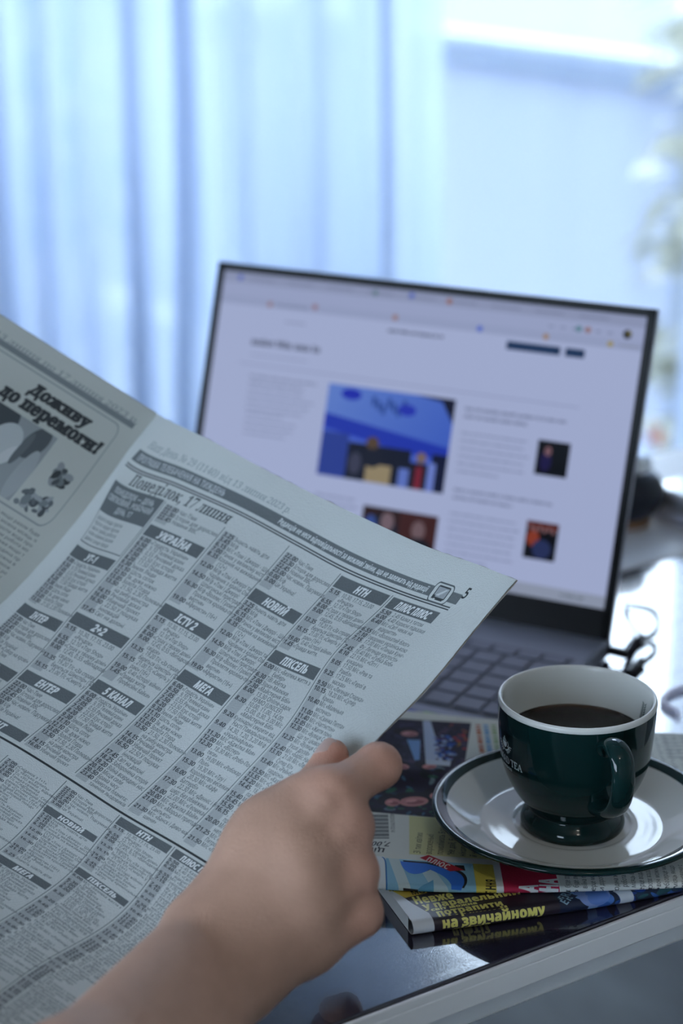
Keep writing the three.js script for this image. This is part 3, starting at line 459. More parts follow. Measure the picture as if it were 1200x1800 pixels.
// ------------------------------------------------------------------ the newspaper held open
// columns of the right page (x = 0 .. 6, gutter at -0.3, outer edge at 6.65) and rows (y = -0.18 top edge, 0 top of columns, 1 heavy rule between the two days)
const CX = [-0.3, 0, 1, 2, 3, 4, 5, 6, 6.65], CY = [-0.18, 0, 0.25, 0.5, 0.75, 1, 1.5, 2, 2.45];
const TRACKS = [   // top edge; then the line from y = 0 to y = 1; then points at 1.5, 2, 2.45
  [[276, 728], [[232, 783], [117, 940], [0, 1068], [-160, 1200]], [[-330, 1290], [-480, 1390], [-600, 1480]]],
  [[294, 738], [[216, 822], [137, 957], [24, 1080], [-135, 1215]], [[-300, 1305], [-450, 1410], [-570, 1500]]],
  [[369, 774], [[308, 862], [250, 940], [175, 1022], [100, 1115], [57, 1166], [0, 1215], [-60, 1262]], [[-195, 1362], [-345, 1470], [-470, 1565]]],
  [[474, 830], [[413, 908], [300, 1045], [225, 1135], [160, 1207], [87, 1266], [32, 1314]], [[-90, 1420], [-238, 1527], [-360, 1620]]],
  [[574, 880], [[510, 960], [400, 1087], [267, 1239], [183, 1317], [122, 1370]], [[14, 1485], [-132, 1583], [-252, 1672]]],
  [[666, 923], [[600, 1009], [560, 1060], [531, 1092], [475, 1143], [443, 1175], [400, 1241], [380, 1273], [300, 1348], [215, 1430]], [[113, 1545], [-32, 1642], [-148, 1728]]],
  [[753, 962], [[692, 1047], [626, 1111], [560, 1178], [532, 1220], [508, 1272], [460, 1332], [340, 1450], [312, 1486]], [[207, 1612], [62, 1701], [-52, 1784]]],
  [[841, 993], [[780, 1077], [722, 1138], [660, 1204], [630, 1244], [600, 1292], [548, 1362], [450, 1492], [405, 1543]], [[298, 1678], [150, 1760], [36, 1838]]],
  [[907, 1019], [[842, 1096], [790, 1160], [720, 1244], [690, 1272], [650, 1310], [598, 1386], [510, 1520], [466, 1580]], [[352, 1722], [204, 1796], [90, 1872]]],
];
const DEPTH = [    // distance along the view axis, same rows
  [1.232, 1.222, 1.198, 1.178, 1.152, 1.126, 1.095, 1.062, 1.025],
  [1.216, 1.207, 1.184, 1.161, 1.137, 1.112, 1.083, 1.050, 1.013],
  [1.200, 1.192, 1.172, 1.151, 1.128, 1.104, 1.076, 1.042, 1.005],
  [1.176, 1.168, 1.150, 1.131, 1.110, 1.088, 1.062, 1.029, 0.992],
  [1.150, 1.143, 1.127, 1.110, 1.092, 1.072, 1.046, 1.014, 0.978],
  [1.122, 1.116, 1.100, 1.082, 1.070, 1.054, 1.030, 0.999, 0.964],
  [1.094, 1.088, 1.074, 1.054, 1.048, 1.036, 1.014, 0.985, 0.952],
  [1.068, 1.063, 1.052, 1.034, 1.030, 1.020, 1.000, 0.973, 0.942],
  [1.052, 1.048, 1.039, 1.022, 1.018, 1.010, 0.990, 0.964, 0.934],
];
const RAW = TRACKS.map(([top, mid, low], c) => {
  const L = [0]; for (let i = 1; i < mid.length; i++) L.push(L[i - 1] + Math.hypot(mid[i][0] - mid[i - 1][0], mid[i][1] - mid[i - 1][1]));
  const along = (f) => { const d = f * L[L.length - 1]; let i = 1; while (i < L.length - 1 && L[i] < d) i++; const k = (d - L[i - 1]) / (L[i] - L[i - 1]); return [0, 1].map((q) => mid[i - 1][q] + (mid[i][q] - mid[i - 1][q]) * k); };
  return [top, along(0), along(0.25), along(0.5), along(0.75), along(1), ...low].map(([x, y], r) => at(x, y, DEPTH[c][r]));
});
function spline(xs, ps, x) {                                     // cubic Hermite through unevenly spaced knots
  let i = 0; while (i < xs.length - 2 && x > xs[i + 1]) i++;
  const tan = (k) => { const a = Math.max(0, k - 1), b = Math.min(xs.length - 1, k + 1); return ps[b].clone().sub(ps[a]).divideScalar(xs[b] - xs[a]); };
  const h = xs[i + 1] - xs[i], t = (x - xs[i]) / h, t2 = t * t, t3 = t2 * t;
  return ps[i].clone().multiplyScalar(2 * t3 - 3 * t2 + 1).addScaledVector(tan(i), (t3 - 2 * t2 + t) * h).addScaledVector(ps[i + 1], -2 * t3 + 3 * t2).addScaledVector(tan(i + 1), (t3 - t2) * h);
}
function rightPage(x, y) { return spline(CX, RAW.map((col) => spline(CY, col, y)), x); }
const leftDir = at(0, 553, 1.226).sub(at(276, 728, 1.232));
function leftPage(a, y) {                                       // a 0 at the gutter, 1 at the left edge of the photograph
  const p = spline(CY, RAW[0], y), toEye = camera.position.clone().sub(p).normalize();
  return p.addScaledVector(leftDir, a).addScaledVector(toEye, 0.001 * Math.sin(Math.min(1, a * 2.2) * Math.PI / 2));
}
function sheet(f, nu, nv, gap, rough, uvf) {                      // a sheet with thickness: front, back and its torn edges
  const jit = (u, v) => { const e = Math.min(u, 1 - u) < 1e-6 || Math.min(v, 1 - v) < 1e-6; return e ? rough : 0; };
  const q = (u, v, back) => {
    const j = jit(u, v), uu = u + (j ? j * perlin.noise(v * 90, u * 90 + (back ? 9 : 0), 3) + j * 0.8 * perlin.noise(v * 240, u * 240, 5) : 0), vv = v + (j ? j * perlin.noise(u * 90, v * 7 + 2, 6) : 0);
    return f(uu, vv, back);
  };
  const a = grid(nu, nv, (u, v) => q(u, v, 0), uvf), b = grid(nu, nv, (u, v) => q(1 - u, v, gap), uvf && ((u, v) => uvf(1 - u, v)));
  const rim = []; const N = 2 * (nu + nv), edge = (k) => { k = (k % N + N) % N; if (k < nv) return [0, k / nv]; k -= nv; if (k < nu) return [k / nu, 1]; k -= nu; if (k < nv) return [1, 1 - k / nv]; k -= nv; return [1 - k / nu, 0]; };
  const side = grid(N, 1, (u, v) => { const [x, y] = edge(Math.round(u * N)); return q(x, y, v ? gap : 0); }, () => [0.002, 0.99]);
  return { front: a, back: merge([b, side]) };
}
const INK = '#2e3438', GREY = '#84898b';
const listings = ['5.50, 2.45 Казка з татом', '6.00, 4.40 Корисні підказки', '6.40 М/с «Світ чекає на', '  відкриття»', '6.55 М/с «Волохатий блог»', '7.10 Говоримо українською', '7.15, 17.00 М/с «Панда Кунг-', '  Фу: Легенди крутості»', '7.45, 16.40 М/с «Губка Боб»', '8.10, 22.15 М/с «Оггі і', '  кукарачі»', '9.05, 17.50 М/с «Рев та', '  Рамбл»', '9.25, 17.25 М/с «Герої в', '  масках»', '9.50 М/с «Легенди Спарка»', '10.15, 18.20 М/с «Супер', '  Крила»', '10.40 М/с «Маленьке', '  містечко»', '11.00 М/с «Свинка Пеппа»', '11.40 М/с «Чаггінгтон»', '12.05 М/с «Життя поні»', '12.30 М/с «Вулиця Сезам.', '  Що тут цікавого»', '12.35 М/с «Вулиця Сезам.', '  Ухолі друзів»', '12.40 М/с «Барбі: Нас двоє»', '13.10, 21.00 М/с «Леді Баг і', '  Супер Кіт»', '13.40 М/с «Рейнбоу', '  гардіонз»', '13.50 М/с «КазУм-Казам»', '13.55 М/с «Супер', '14.20 М/с «Казки', '14.45, 18.45 М/с «Щенячий', '  патруль»', '15.40 М/с «Бен 10»', '15.45 М/с «Дракони»', '15.50, 20.30 М/с «Чорний', '16.15, 19.30 М/с «Диво', '  принцеса»', '20.00 М/с «Піддубний»', '  непривид»', '21.25 М/с «Троє', '  Петрович»', '21.50 М/с «Леді»', '0.15 Знімай', '2.25 Світ'];
const ntn = ['5.15, 10.30, 17.15, 23.00', '  «Речдок»', '6.55, 12.10 «Top Shop»', '8.00 «Страх у твоєму домі»', '9.00, 12.45, 0.55 «Випадковий', '  свідок»', '13.35, 19.20 Т/с «За справу', '  береться Шекспір» (12+)', '15.15, 21.00 Т/с «Смерть у', '  раю» (16+)', '19.00, 0.40 «Історії війни»', '1.45 «Правда життя.', '  Професійні байки»', '2.45 «Речовий доказ»', '4.55 «Таємниці кримінального', '  світу»'];
const pixel = ['6.00 М/с «Безпека життя з', '  Ембер»', '6.30 ТіВі Абетка', '7.00 Зірки-Малюки', '7.30 «Майстерня Бібі»', '8.00, 13.30 Online-садок', '  НУМО (UNICEF)', '8.30, 10.00, 11.00, 14.00,', '  15.00, 0.30, 3.00 М/с', '  «Майстерня Бібі»', '9.20 Кулінарні секрети від', '  Насті Паварьошкіної', '9.40, 14.30, 1.20, 3.20 М/ф', '  «Українафільм»', '11.30 М/с «Бджілка Мая»', '12.00 М/с «Віспер»', '12.30, 18.30 М/с «Робо-По-', '  тяги»', '13.00, 19.00 М/с «Робокар', '  Полі»', '15.30, 19.30 М/с «Тру і', '  Королівство веселки»', '16.00, 20.30 М/с «Кафе', '  Баттербі»', '17.30, 22.30 М/с «Денніс і Не-', '  шер: без обмежень»', '18.00, 22.00 М/с «Геомека»', '20.00 М/с «Бджілка Майя»', '21.00 М/с «Морські пригоди', '  Сантьяго»', '21.30 М/с «Банск і Диво-ма-', '  шини»', '23.00 М/с «Баранчик Шон»', '23.30 М/с «Сердиті пташки»', '0.00 М/с «Місія «Блейк»»', '2.20 Зірки Малюки', '2.40 ТіВі Абетка'];
const noviy = ['3.25 Знають навіть діти', '3.45 М/ф', '6.15 М/с «Том і Джеррі - Шоу»', '7.00 Ранок у великому місті', '8.35 Кохання на виживання', '  (12+)', '12.00 М/ф «Том і Джеррі та', '  Чарівник з країни Оз»', '14.50 М/ф «Том і Джеррі:', '  Шпигунські пристрасті»', '16.30 М/ф «Воллес і Громіт:', '  Прокляття кролика-пере-', '  вертня»', '19.00 «Аферисти» (16+)', '21.15 Х/ф «Риба-меч»', '  (16+)'];
const mega = ['6.00 «Гордість України»', '6.50, 9.10 Телемагазин', '7.05, 0.55 Речовий доказ', '7.50, 23.50 Ісус історії', '8.20, 17.50 Правда життя', '9.30 Земля Люди', '11.10 Шість соток', '12.10 Зв. дуже ніжно', '13.05 Золота Гітара', '13.50, 21.50, 2.30 Полювання', '  на рибу-монстра', '14.15 Речовий доказ', '16.00 Убивчий проєкт', '16.50, 22.50 У пошуках', '  інновацій', '17.45 Світ на долоні', '18.25 Заборонена історія', '19.20 Війна всередині нас', '20.10 Місця сили', '20.50 Брама часу', '23.40 Замерзла планета:', '  танення льодовиків', '1.20 Страх у твоєму домі', '1.40 Історії війни', '3.20 Еволюція зброї', '  Судять самі'];
const chas = ['22.00 Час-Тіме', '22.30 Історія для дорослих', '22.45 Новини BBC', '23.00 Час новин. Підсумки дня', '0.00 Х/ф', '3.00 Це Україна!', '4.00 Д/ф «Собор на крові»'];
const DAY = [   // column, row, heading, lines
  [0, 0.29, 'УТ-1', mega], [0, 0.55, 'ІНТЕР', chas], [0, 0.77, 'СТБ', ntn], [1, -0.0, '', chas], [1, 0.13, 'УКРАЇНА', mega], [1, 0.5, '2+2', ntn], [1, 0.745, 'ЕНТЕР', chas], [1, 0.93, 'НТ', ntn],
  [2, 0, '', noviy.concat(mega)], [2, 0.345, 'ICTV 2', ntn], [2, 0.665, '5 КАНАЛ', mega], [3, 0, '', chas], [3, 0.165, 'НОВИЙ', noviy], [3, 0.5, 'МЕГА', mega], [4, 0, 'НТН', ntn], [4, 0.305, 'ПІКСЕЛЬ', pixel], [5, 0, 'ПЛЮС ПЛЮС', listings],
];
const rightTex = canvas(2048, 2048, (g, w, h) => {
  const kx = w / 6.95, ky = h / 2.63, X = (x) => (x + 0.3) * kx, Y = (y) => (y + 0.18) * ky, LH = 0.0193 * ky;
  g.fillStyle = '#b3b8b7'; g.fillRect(0, 0, w, h);
  for (let i = 0; i < 2600; i++) { g.fillStyle = rnd() < 0.5 ? 'rgba(90,95,95,0.10)' : 'rgba(255,255,250,0.10)'; g.fillRect(rnd() * w, rnd() * h, rr(1, 4), rr(1, 3)); }
  // top of the page
  txt(g, 'Наш День № 29 (1140) від 13 липня 2023 р.', X(0.1), Y(-0.098), 25, { sx: 1.42, color: '#7c8488', font: 'serif', skew: 0.2 });
  g.fillStyle = '#5b6265'; g.fillRect(X(0.02), Y(-0.073), X(6.08) - X(0.02), Y(-0.036) - Y(-0.073));
  txt(g, 'ПРОГРАМА ТЕЛЕБАЧЕННЯ НА ТИЖДЕНЬ', X(0.1), Y(-0.054), 25, { sx: 0.95, color: '#a5abad', bold: 1 });
  txt(g, 'Редакція не несе відповідальності за можливі зміни, що не залежать від редакції', X(5.46), Y(-0.054), 22, { sx: 0.92, color: '#c3c8c8', skew: 0.15, align: 'right', bold: 1 });
  g.fillStyle = INK; for (const y of [-0.023, -0.0145]) g.fillRect(X(0), Y(y), X(6.03) - X(0), 3);
  g.fillStyle = '#b3b8b7'; g.strokeStyle = '#4a5154'; g.lineWidth = 4; g.beginPath(); g.roundRect(X(5.54), Y(-0.09), X(5.90) - X(5.54), Y(-0.022) - Y(-0.09), 18); g.fill(); g.stroke();
  g.fillStyle = '#8b9194'; g.strokeStyle = '#2e3438'; g.beginPath(); g.roundRect(X(5.61), Y(-0.079), 66, 32, 4); g.fill(); g.stroke(); g.fillStyle = '#b3b8ba'; g.beginPath(); g.moveTo(X(5.64), Y(-0.046)); g.lineTo(X(5.77), Y(-0.072)); g.lineTo(X(5.81), Y(-0.072)); g.lineTo(X(5.70), Y(-0.046)); g.fill(); g.fillStyle = '#2e3438'; g.fillRect(X(5.68), Y(-0.036), 40, 4); g.fillRect(X(5.60), Y(-0.046), 14, 10);
  txt(g, '5', X(6.08), Y(-0.082), 44, { bold: 1, sx: 0.95, color: '#22272a', skew: 0.15 });
  txt(g, 'Понеділок, 17 липня', X(0.28), Y(0.014), 44, { bold: 1, sx: 1.05, font: 'serif', color: '#3a4144', skew: 0.2 });
  const head = (c, y, s) => {
    g.fillStyle = '#565d60'; g.fillRect(X(c + 0.02), Y(y + 0.004), X(c + 0.95) - X(c + 0.02), Y(0.043) - Y(0));
    txt(g, s, X(c + 0.5), Y(y + 0.026), 30, { bold: 1, sx: s.length > 8 ? 1.0 : 1.2, color: '#ccd0d0', align: 'center', skew: 0.25, heavy: 1.5 });
  };
  const block = (c, y0, y1, s, L) => {
    let y = y0; if (s) { head(c, y0, s); y += 0.05; }
    g.fillStyle = '#989d9e'; g.fillRect(X(c + 0.02), Y(y), X(c + 0.22) - X(c + 0.02), Y(y1) - Y(y));
    for (let i = 0; y + 0.0193 < y1; i++, y += 0.0193) {
      const q = L[i % L.length], m = /^([\d.]+)(.*)$/.exec(q), by = Y(y + 0.011);
      if (m) {
        g.font = 'bold 15.5px sans-serif'; g.fillStyle = INK; g.textBaseline = 'middle'; g.textAlign = 'left'; g.save(); g.translate(X(c + 0.03), by); g.scale(1.75, 1); g.fillText(m[1], 0, 0); const tw = g.measureText(m[1]).width * 1.75; g.restore();
        txt(g, m[2].trim().replace(/^,/, ','), X(c + 0.03) + tw + 5, by, 15.5, { sx: 1.36, color: '#40474b' });
      } else txt(g, q.trim(), X(c + 0.27), by, 15.5, { sx: 1.36, color: '#40474b' });
    }
  };
  const day = (base, rows, bottom) => {
    for (let i = 0; i < rows.length; i++) {
      const [c, y, s, L] = rows[i], next = rows.slice(i + 1).find((r) => r[0] === c), start = y === 0 && !s ? (c < 3 ? 0.055 : 0.02) : y, end = next ? next[1] - 0.01 : bottom;
      block(c, base + (c === 1 && y === 0 ? 0.05 : start), base + end, s, L);
    }
    g.strokeStyle = '#4a5154'; g.lineWidth = 3.2;
    for (let c = 1; c < 6; c++) { g.beginPath(); g.moveTo(X(c - 0.015), Y(base + (c < 3 ? 0.045 : 0.0))); g.lineTo(X(c - 0.015), Y(base + bottom - 0.01)); g.stroke(); }
  };
  day(0, DAY, 0.975);
  g.fillStyle = '#5b6265'; g.fillRect(X(0.02), Y(0.045), X(0.95) - X(0.02), Y(0.155) - Y(0.045));
  ['ПОНЕДІЛОК — ДЕНЬ', 'СВЯТКОВИЙ, РОБОЧИЙ', 'ДЕНЬ, 17'].forEach((q, i) => txt(g, q, X(0.48), Y(0.068 + i * 0.03), 24, { bold: 1, sx: 0.9, color: '#aab0b1', align: 'center' }));
  g.strokeStyle = '#5b6265'; g.lineWidth = 3; g.strokeRect(X(0.02), Y(0.045), X(0.95) - X(0.02), Y(0.275) - Y(0.045)); for (let i = 0; i < 5; i++) txt(g, phrase(18), X(0.06), Y(0.175 + i * 0.02), 17, { sx: 1.1, color: '#4a5154' });
  g.fillStyle = '#23282b'; g.fillRect(X(-0.15), Y(0.994), X(6.5) - X(-0.15), Y(0.0095) - Y(0));
  const shift = (rows) => rows.map(([c, y, s, L]) => [c, y, s, L]);
  day(1.012, shift([[0, 0, '1+1', mega], [0, 0.4, 'ІНТЕР', ntn], [1, 0, '', mega], [1, 0.36, 'ТЕТ', noviy], [2, 0, '', ['7.00 «Сніданок з 1+1»', '9.30 Т/с «Батько рулить»', '11.00 Т/с «Усі жінки - відьми»', '13.00 Танька-селянка', '15.00 Т/с «СидОренки - Сидо-', '  ренко» Сімейний ремонт', '16.00 Х/ф «Сутінки. Сага: Мо-', '  лодий місяць» (16+)', '19.00 Х/ф «Новий похід»', '  Джонс і', '22.00 Ніч під', '  зірками'].concat(mega)], [3, 0, '', chas], [3, 0.155, 'НОВИЙ', noviy], [3, 0.55, 'МЕГА', mega], [4, 0.0, 'НТН', ntn], [4, 0.375, 'ПІКСЕЛЬ', pixel], [5, 0, 'ПЛЮС ПЛЮС', listings]]), 1.39);
});
const leftTex = canvas(1024, 2048, (g, w, h) => {      // right to left: the gutter is at the right edge; 1.15 of the width a
  const kx = w / 1.15, ky = h / 2.63, X = (a) => w - a * kx, Y = (y) => (y + 0.18) * ky, Q = 1.85;
  g.fillStyle = '#aeb2ad'; g.fillRect(0, 0, w, h);
  txt(g, '№ 29 від 13 липня по 17 липня 2023 р.', X(0.045), Y(-0.1), 30, { sx: 1.0 * Q, color: '#6e767a', font: 'serif', align: 'right', skew: 0.2 });
  g.fillStyle = '#6f7779'; g.fillRect(X(1.15), Y(-0.084), X(0.055) - X(1.15), Y(0.028) - Y(0));
  g.strokeStyle = '#838a8b'; g.lineWidth = 5; g.beginPath(); g.roundRect(X(1.4), Y(-0.04), X(0.1) - X(1.4), Y(0.36) - Y(-0.04), 40); g.stroke();
  const big = { bold: 1, skew: 0.25, font: 'serif', align: 'right', color: '#2b3033', heavy: 5 };
  txt(g, 'Доживу', X(0.25), Y(0.014), 44, { ...big, sx: 0.96 * Q }); txt(g, 'до перемоги!', X(0.122), Y(0.068), 44, { ...big, sx: 0.96 * Q });
  // grey photographs: a portrait in profile and a flower
  const b = (c, a, y, rx, ry, r = 0) => { g.save(); g.translate(X(a), Y(y)); g.scale(Q, 1); blotch(g, c, 0, 0, rx, ry, r); g.restore(); };
  g.save(); g.beginPath(); g.rect(X(1.1), Y(0.108), X(0.34) - X(1.1), Y(0.345) - Y(0.108)); g.clip(); g.fillStyle = '#878e90'; g.fillRect(0, 0, w, h);
  b('#3d4448', 0.66, 0.15, 50, 56, 0.3); b('#4b5256', 0.42, 0.155, 26, 46, 0.3); b('#a9afb0', 0.56, 0.2, 40, 50, 0.2); b('#969c9e', 0.38, 0.26, 20, 70); b('#3a4145', 0.62, 0.3, 46, 34); b('#b6babb', 0.5, 0.23, 14, 34, 0.4); b('#5a6165', 0.46, 0.19, 10, 46, 0.1); b('#2f363a', 0.74, 0.22, 30, 60, 0.1); g.restore();
  for (let i = 0; i < 26; i++) b(['#41484c', '#2f3538', '#626a6d', '#83898b'][i % 4], 0.2 + rr(-0.045, 0.045), 0.2 + rr(-0.025, 0.025), rr(5, 14), rr(5, 13), rr(0, 3));
  for (let i = 0; i < 34; i++) b(['#41484c', '#586064', '#8d9496', '#6d7578'][i % 4], 0.225 + rr(-0.07, 0.09), 0.305 + rr(-0.03, 0.03), rr(5, 16), rr(4, 11), rr(0, 3));
  for (let i = 0; i < 90; i++) { const y = 0.385 + i * 0.0193; txt(g, phrase(20), X(0.09), Y(y), 13.5, { sx: 1.05 * Q, align: 'right', color: '#4c5356' }); txt(g, phrase(24), X(0.5), Y(y), 13.5, { sx: 1.05 * Q, align: 'right', color: '#4c5356' }); }
});
{
  const t = thing('open_newspaper', 'newspaper held open with a page of television listings in grey columns', 'newspaper');
  const paper = (map) => std({ map, roughness: 0.85, bumpMap: paperBump, bumpScale: 0.0002 });
  const blank = std({ color: rgb(0.42, 0.43, 0.41), roughness: 0.9 }), brown = std({ color: rgb(0.36, 0.34, 0.31), roughness: 0.95 });
  const eye = camera.position, away = (p, d) => p.addScaledVector(p.clone().sub(eye).normalize(), d);
  const rp = (grow, base) => (u, v, back) => away(rightPage(-0.3 + u * (6.95 + grow), -0.18 - grow * 0.04 * 0 + v * 2.63), base + back);
  const uvR = (u, v) => [u, 1 - v];
  let s = sheet(rp(0, 0), 90, 130, 0.0005, 0.0012, uvR);
  const ripple = s.front; mesh('listings_page', ripple, paper(rightTex), t); mesh('page_back', s.back, blank, t);
  s = sheet(rp(0.03, 0.0016), 60, 110, 0.0009, 0.0022); mesh('inner_sheets', merge([s.front, s.back]), brown, t);
  s = sheet((u, v, back) => away(leftPage(1.15 * (1 - u), -0.18 + v * 2.63), back), 40, 90, 0.0005, 0.001, uvR);
  mesh('story_page', s.front, paper(leftTex), t); mesh('page_back', s.back, blank, t);
  s = sheet((u, v, back) => away(leftPage(1.16 * (1 - u), -0.183 + v * 2.63), 0.0016 + back), 30, 80, 0.0009, 0.0015); mesh('inner_sheets', merge([s.front, s.back]), brown, t);
}

// ------------------------------------------------------------------ the hand
function surfaceNets(f, lo, hi, cell) {                          // smooth mesh of f < 0
  const n = [0, 1, 2].map((k) => Math.ceil((hi[k] - lo[k]) / cell) + 1), [nx, ny, nz] = n, F = new Float32Array(nx * ny * nz);
  for (let k = 0, o = 0; k < nz; k++) for (let j = 0; j < ny; j++) for (let i = 0; i < nx; i++, o++) F[o] = f(lo[0] + i * cell, lo[1] + j * cell, lo[2] + k * cell);
  const id = new Int32Array(nx * ny * nz).fill(-1), pos = [], idx = [];
  const off = [0, 1, nx, nx + 1, nx * ny, nx * ny + 1, nx * ny + nx, nx * ny + nx + 1], E = [[0, 1], [2, 3], [4, 5], [6, 7], [0, 2], [1, 3], [4, 6], [5, 7], [0, 4], [1, 5], [2, 6], [3, 7]];
  for (let k = 0; k < nz - 1; k++) for (let j = 0; j < ny - 1; j++) for (let i = 0; i < nx - 1; i++) {
    const o = (k * ny + j) * nx + i; let m = 0; for (let c = 0; c < 8; c++) if (F[o + off[c]] < 0) m |= 1 << c;
    if (m === 0 || m === 255) continue;
    let x = 0, y = 0, z = 0, q = 0;
    for (const [a, b] of E) { const fa = F[o + off[a]], fb = F[o + off[b]]; if ((fa < 0) === (fb < 0)) continue; const s = fa / (fa - fb), p = (c, bit) => (c >> bit) & 1; x += p(a, 0) + s * (p(b, 0) - p(a, 0)); y += p(a, 1) + s * (p(b, 1) - p(a, 1)); z += p(a, 2) + s * (p(b, 2) - p(a, 2)); q++; }
    id[o] = pos.length / 3; pos.push(lo[0] + (i + x / q) * cell, lo[1] + (j + y / q) * cell, lo[2] + (k + z / q) * cell);
  }
  const quad = (a, b, c, d, flip) => { if (a < 0 || b < 0 || c < 0 || d < 0) return; flip ? idx.push(a, c, b, b, c, d) : idx.push(a, b, c, b, d, c); };
  for (let k = 1; k < nz - 1; k++) for (let j = 1; j < ny - 1; j++) for (let i = 1; i < nx - 1; i++) {
    const o = (k * ny + j) * nx + i, s = F[o] < 0;
    if (s !== F[o + 1] < 0) quad(id[o - nx - nx * ny], id[o - nx * ny], id[o - nx], id[o], !s);
    if (s !== F[o + nx] < 0) quad(id[o - 1 - nx * ny], id[o - nx * ny], id[o - 1], id[o], s);
    if (s !== F[o + nx * ny] < 0) quad(id[o - 1 - nx], id[o - nx], id[o - 1], id[o], !s);
  }
  const g = new THREE.BufferGeometry(); g.setAttribute('position', new THREE.Float32BufferAttribute(pos, 3)); g.setIndex(idx);
  const nor = new Float32Array(pos.length), h = cell * 0.5;
  for (let i = 0; i < pos.length; i += 3) { const [x, y, z] = [pos[i], pos[i + 1], pos[i + 2]], v = V(f(x + h, y, z) - f(x - h, y, z), f(x, y + h, z) - f(x, y - h, z), f(x, y, z + h) - f(x, y, z - h)).normalize(); nor[i] = v.x; nor[i + 1] = v.y; nor[i + 2] = v.z; }
  g.setAttribute('normal', new THREE.Float32BufferAttribute(nor, 3)); return g;
}
{
  const J = (x, y, z, r) => ({ p: at(x, y, z), r });
  const bones = [], bone = (a, b, k = 0.006) => bones.push({ a: a.p, d: b.p.clone().sub(a.p), l2: b.p.distanceToSquared(a.p), ra: a.r, rb: b.r, k });
  const chain = (k, ...q) => { for (let i = 1; i < q.length; i++) bone(q[i - 1], q[i], k); };
  // forearm and wrist
  const wr = J(346, 1655, 0.945, 0.0180), wu = J(413, 1724, 0.950, 0.0180);
  chain(0.02, J(-242, 2309, 0.75, 0.030), J(112, 1916, 0.835, 0.0240), wr); chain(0.02, J(-130, 2390, 0.755, 0.030), J(205, 1985, 0.845, 0.0240), wu);
  // back of the hand, one ray to each knuckle
  const mI = J(584, 1397, 0.981, 0.0124), mM = J(611, 1455, 0.9785, 0.0121), mR = J(622, 1535, 0.975, 0.0113), mP = J(629, 1606, 0.979, 0.0112);
  const ray = (a, b, m, r) => { chain(0.016, a, b); chain(0.012, b, { p: m.p, r: m.r * r }); chain(0.008, { p: m.p.clone().lerp(b.p, 0.14), r: m.r * 0.96 }, m); };
  ray(J(372, 1655, 0.951, 0.0165), J(505, 1492, 0.969, 0.0150), mI, 0.9); ray(J(388, 1685, 0.949, 0.017), J(528, 1540, 0.9645, 0.0152), mM, 0.86); ray(J(402, 1708, 0.951, 0.0165), J(538, 1600, 0.9655, 0.0146), mR, 0.86); ray(J(415, 1724, 0.955, 0.016), J(540, 1656, 0.972, 0.0138), mP, 0.9);
  chain(0.014, J(420, 1610, 0.972, 0.017), J(520, 1555, 0.986, 0.016), J(575, 1520, 0.991, 0.012));
  // fingers: the index reaches past the edge of the sheet and folds behind it, the others curl away
  chain(0.005, mI, J(665, 1346, 1.003, 0.0110), J(661, 1357, 1.036, 0.0088), J(618, 1380, 1.055, 0.0078));
  chain(0.003, mM, J(613, 1470, 1.016, 0.0098), J(588, 1470, 1.038, 0.0086), J(560, 1450, 1.036, 0.0076));
  chain(0.003, mR, J(622, 1543, 1.014, 0.0094), J(600, 1545, 1.036, 0.0083), J(570, 1530, 1.034, 0.0074));
  chain(0.003, mP, J(627, 1610, 1.010, 0.0088), J(608, 1606, 1.028, 0.0078), J(582, 1594, 1.03, 0.0068));
  // thumb on the reader's side of the sheet, and the web between thumb and index
  const tM = J(470, 1462, 0.982, 0.0150), tI = J(550, 1392, 1.003, 0.0108), tT = J(584, 1328, 1.0195, 0.0086);
  chain(0.016, J(372, 1622, 0.955, 0.0165), tM); chain(0.012, tM, tI); chain(0.005, tI, tT); chain(0.014, J(452, 1500, 0.974, 0.0150), J(540, 1412, 0.984, 0.0128));
  // tendons
  const ridge = (x0, y0, z0, x1, y1, z1) => chain(0.005, J(x0, y0, z0, 0.0038), J(x1, y1, z1, 0.0048));
  ridge(430, 1590, 0.9500, 568, 1412, 0.9700); ridge(450, 1630, 0.9475, 606, 1458, 0.9705); ridge(460, 1660, 0.9500, 616, 1538, 0.9685); ridge(470, 1690, 0.9560, 622, 1608, 0.9725);
  const f = (x, y, z) => {
    let d = 1;
    for (const b of bones) {
      const px = x - b.a.x, py = y - b.a.y, pz = z - b.a.z; let t = (px * b.d.x + py * b.d.y + pz * b.d.z) / b.l2; t = t < 0 ? 0 : t > 1 ? 1 : t;
      const qx = px - b.d.x * t, qy = py - b.d.y * t, qz = pz - b.d.z * t, e = Math.sqrt(qx * qx + qy * qy + qz * qz) - (b.ra + (b.rb - b.ra) * t), k = b.k;
      const hh = Math.max(k - Math.abs(d - e), 0) / k; d = Math.min(d, e) - hh * hh * k * 0.25;
    }
    return d;
  };
  const lo = [1, 9, 1], hi = [-1, -9, -9];
  for (const b of bones) for (const [p, r] of [[b.a, b.ra], [b.a.clone().add(b.d), b.rb]]) [p.x, p.y, p.z].forEach((c, k) => { lo[k] = Math.min(lo[k], c - r - 0.008); hi[k] = Math.max(hi[k], c + r + 0.008); });
  const g = surfaceNets(f, lo, hi, 0.0022), ps = g.attributes.position, col = [], uv = [];
  const red = [mI.p, mM.p, mR.p, mP.p, at(668, 1346, 1), at(586, 1320, 1.01)];
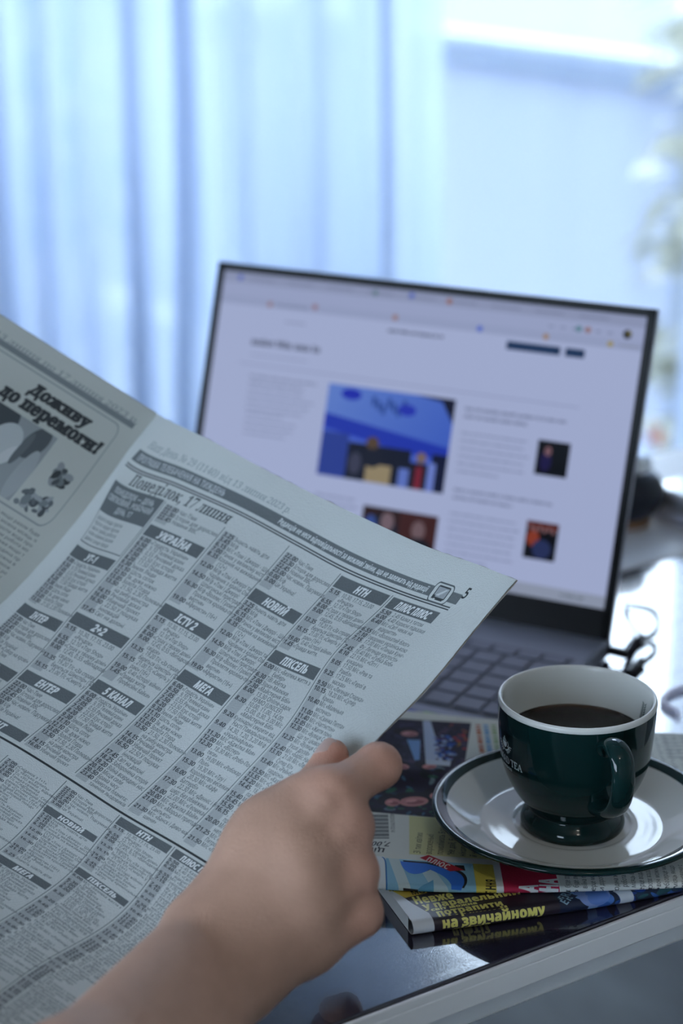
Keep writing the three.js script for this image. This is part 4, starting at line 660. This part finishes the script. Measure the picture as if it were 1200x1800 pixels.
  for (let i = 0; i < ps.count; i++) {
    const p = V(ps.getX(i), ps.getY(i), ps.getZ(i)); let q = 0; for (const r of red) q = Math.max(q, Math.exp(-Math.pow(p.distanceTo(r) / 0.016, 2)));
    const n = 0.5 + 0.5 * perlin.noise(p.x * 90, p.y * 90, p.z * 90) + 0.25 * perlin.noise(p.x * 300, p.y * 300, p.z * 300);
    col.push(0.50 + 0.07 * n + 0.05 * q, 0.30 + 0.04 * n - 0.03 * q, 0.215 + 0.03 * n - 0.02 * q); uv.push(p.x * 13 + p.z * 5, p.y * 13 - p.z * 6);
  }
  g.setAttribute('color', new THREE.Float32BufferAttribute(col, 3)); g.setAttribute('uv', new THREE.Float32BufferAttribute(uv, 2));
  const skinBump = noiseTex(512, 28, 0, 1, 3);
  const hand = tag(mesh('person', g, std({ vertexColors: true, roughness: 0.52, bumpMap: skinBump, bumpScale: 0.00035, sheen: 0.3, sheenRoughness: 0.5, sheenColor: rgb(0.5, 0.35, 0.3) })), 'right forearm and hand of a person gripping the edge of the open newspaper', 'person');
  // thumbnail: a shallow shell on the outer side of the thumb tip
  const axis = tT.p.clone().sub(tI.p).normalize(), eye = camera.position.clone().sub(tT.p).normalize(), left = at(500, 1290, 1.0195).sub(tT.p).normalize();
  let up = eye.clone().multiplyScalar(0.62).addScaledVector(left, 0.8); up.addScaledVector(axis, -up.dot(axis)).normalize();
  const sd = axis.clone().cross(up), c0 = tT.p.clone().addScaledVector(axis, -0.0012);
  const nail = grid(16, 20, (u, v) => {
    const a = (u - 0.5) * 1.75, w = v < 0.5 ? Math.sqrt(Math.max(0, 1 - Math.pow(1 - v * 2, 6))) : Math.sqrt(Math.max(0, 1 - Math.pow(v * 2 - 1, 3.5))), r = 0.0095 - 0.0007 * Math.pow(Math.abs(u - 0.5) * 2, 4), y = -0.0055 + 0.0125 * v;
    return c0.clone().addScaledVector(axis, y).addScaledVector(up, Math.cos(a * w) * r - 0.0002 - 0.0019 * v * v).addScaledVector(sd, Math.sin(a * w) * r * 0.92);
  });
  mesh('thumbnail', nail, std({ color: rgb(0.52, 0.36, 0.31), roughness: 0.3, side: THREE.DoubleSide }), hand);
}
renderer.render(scene, camera);
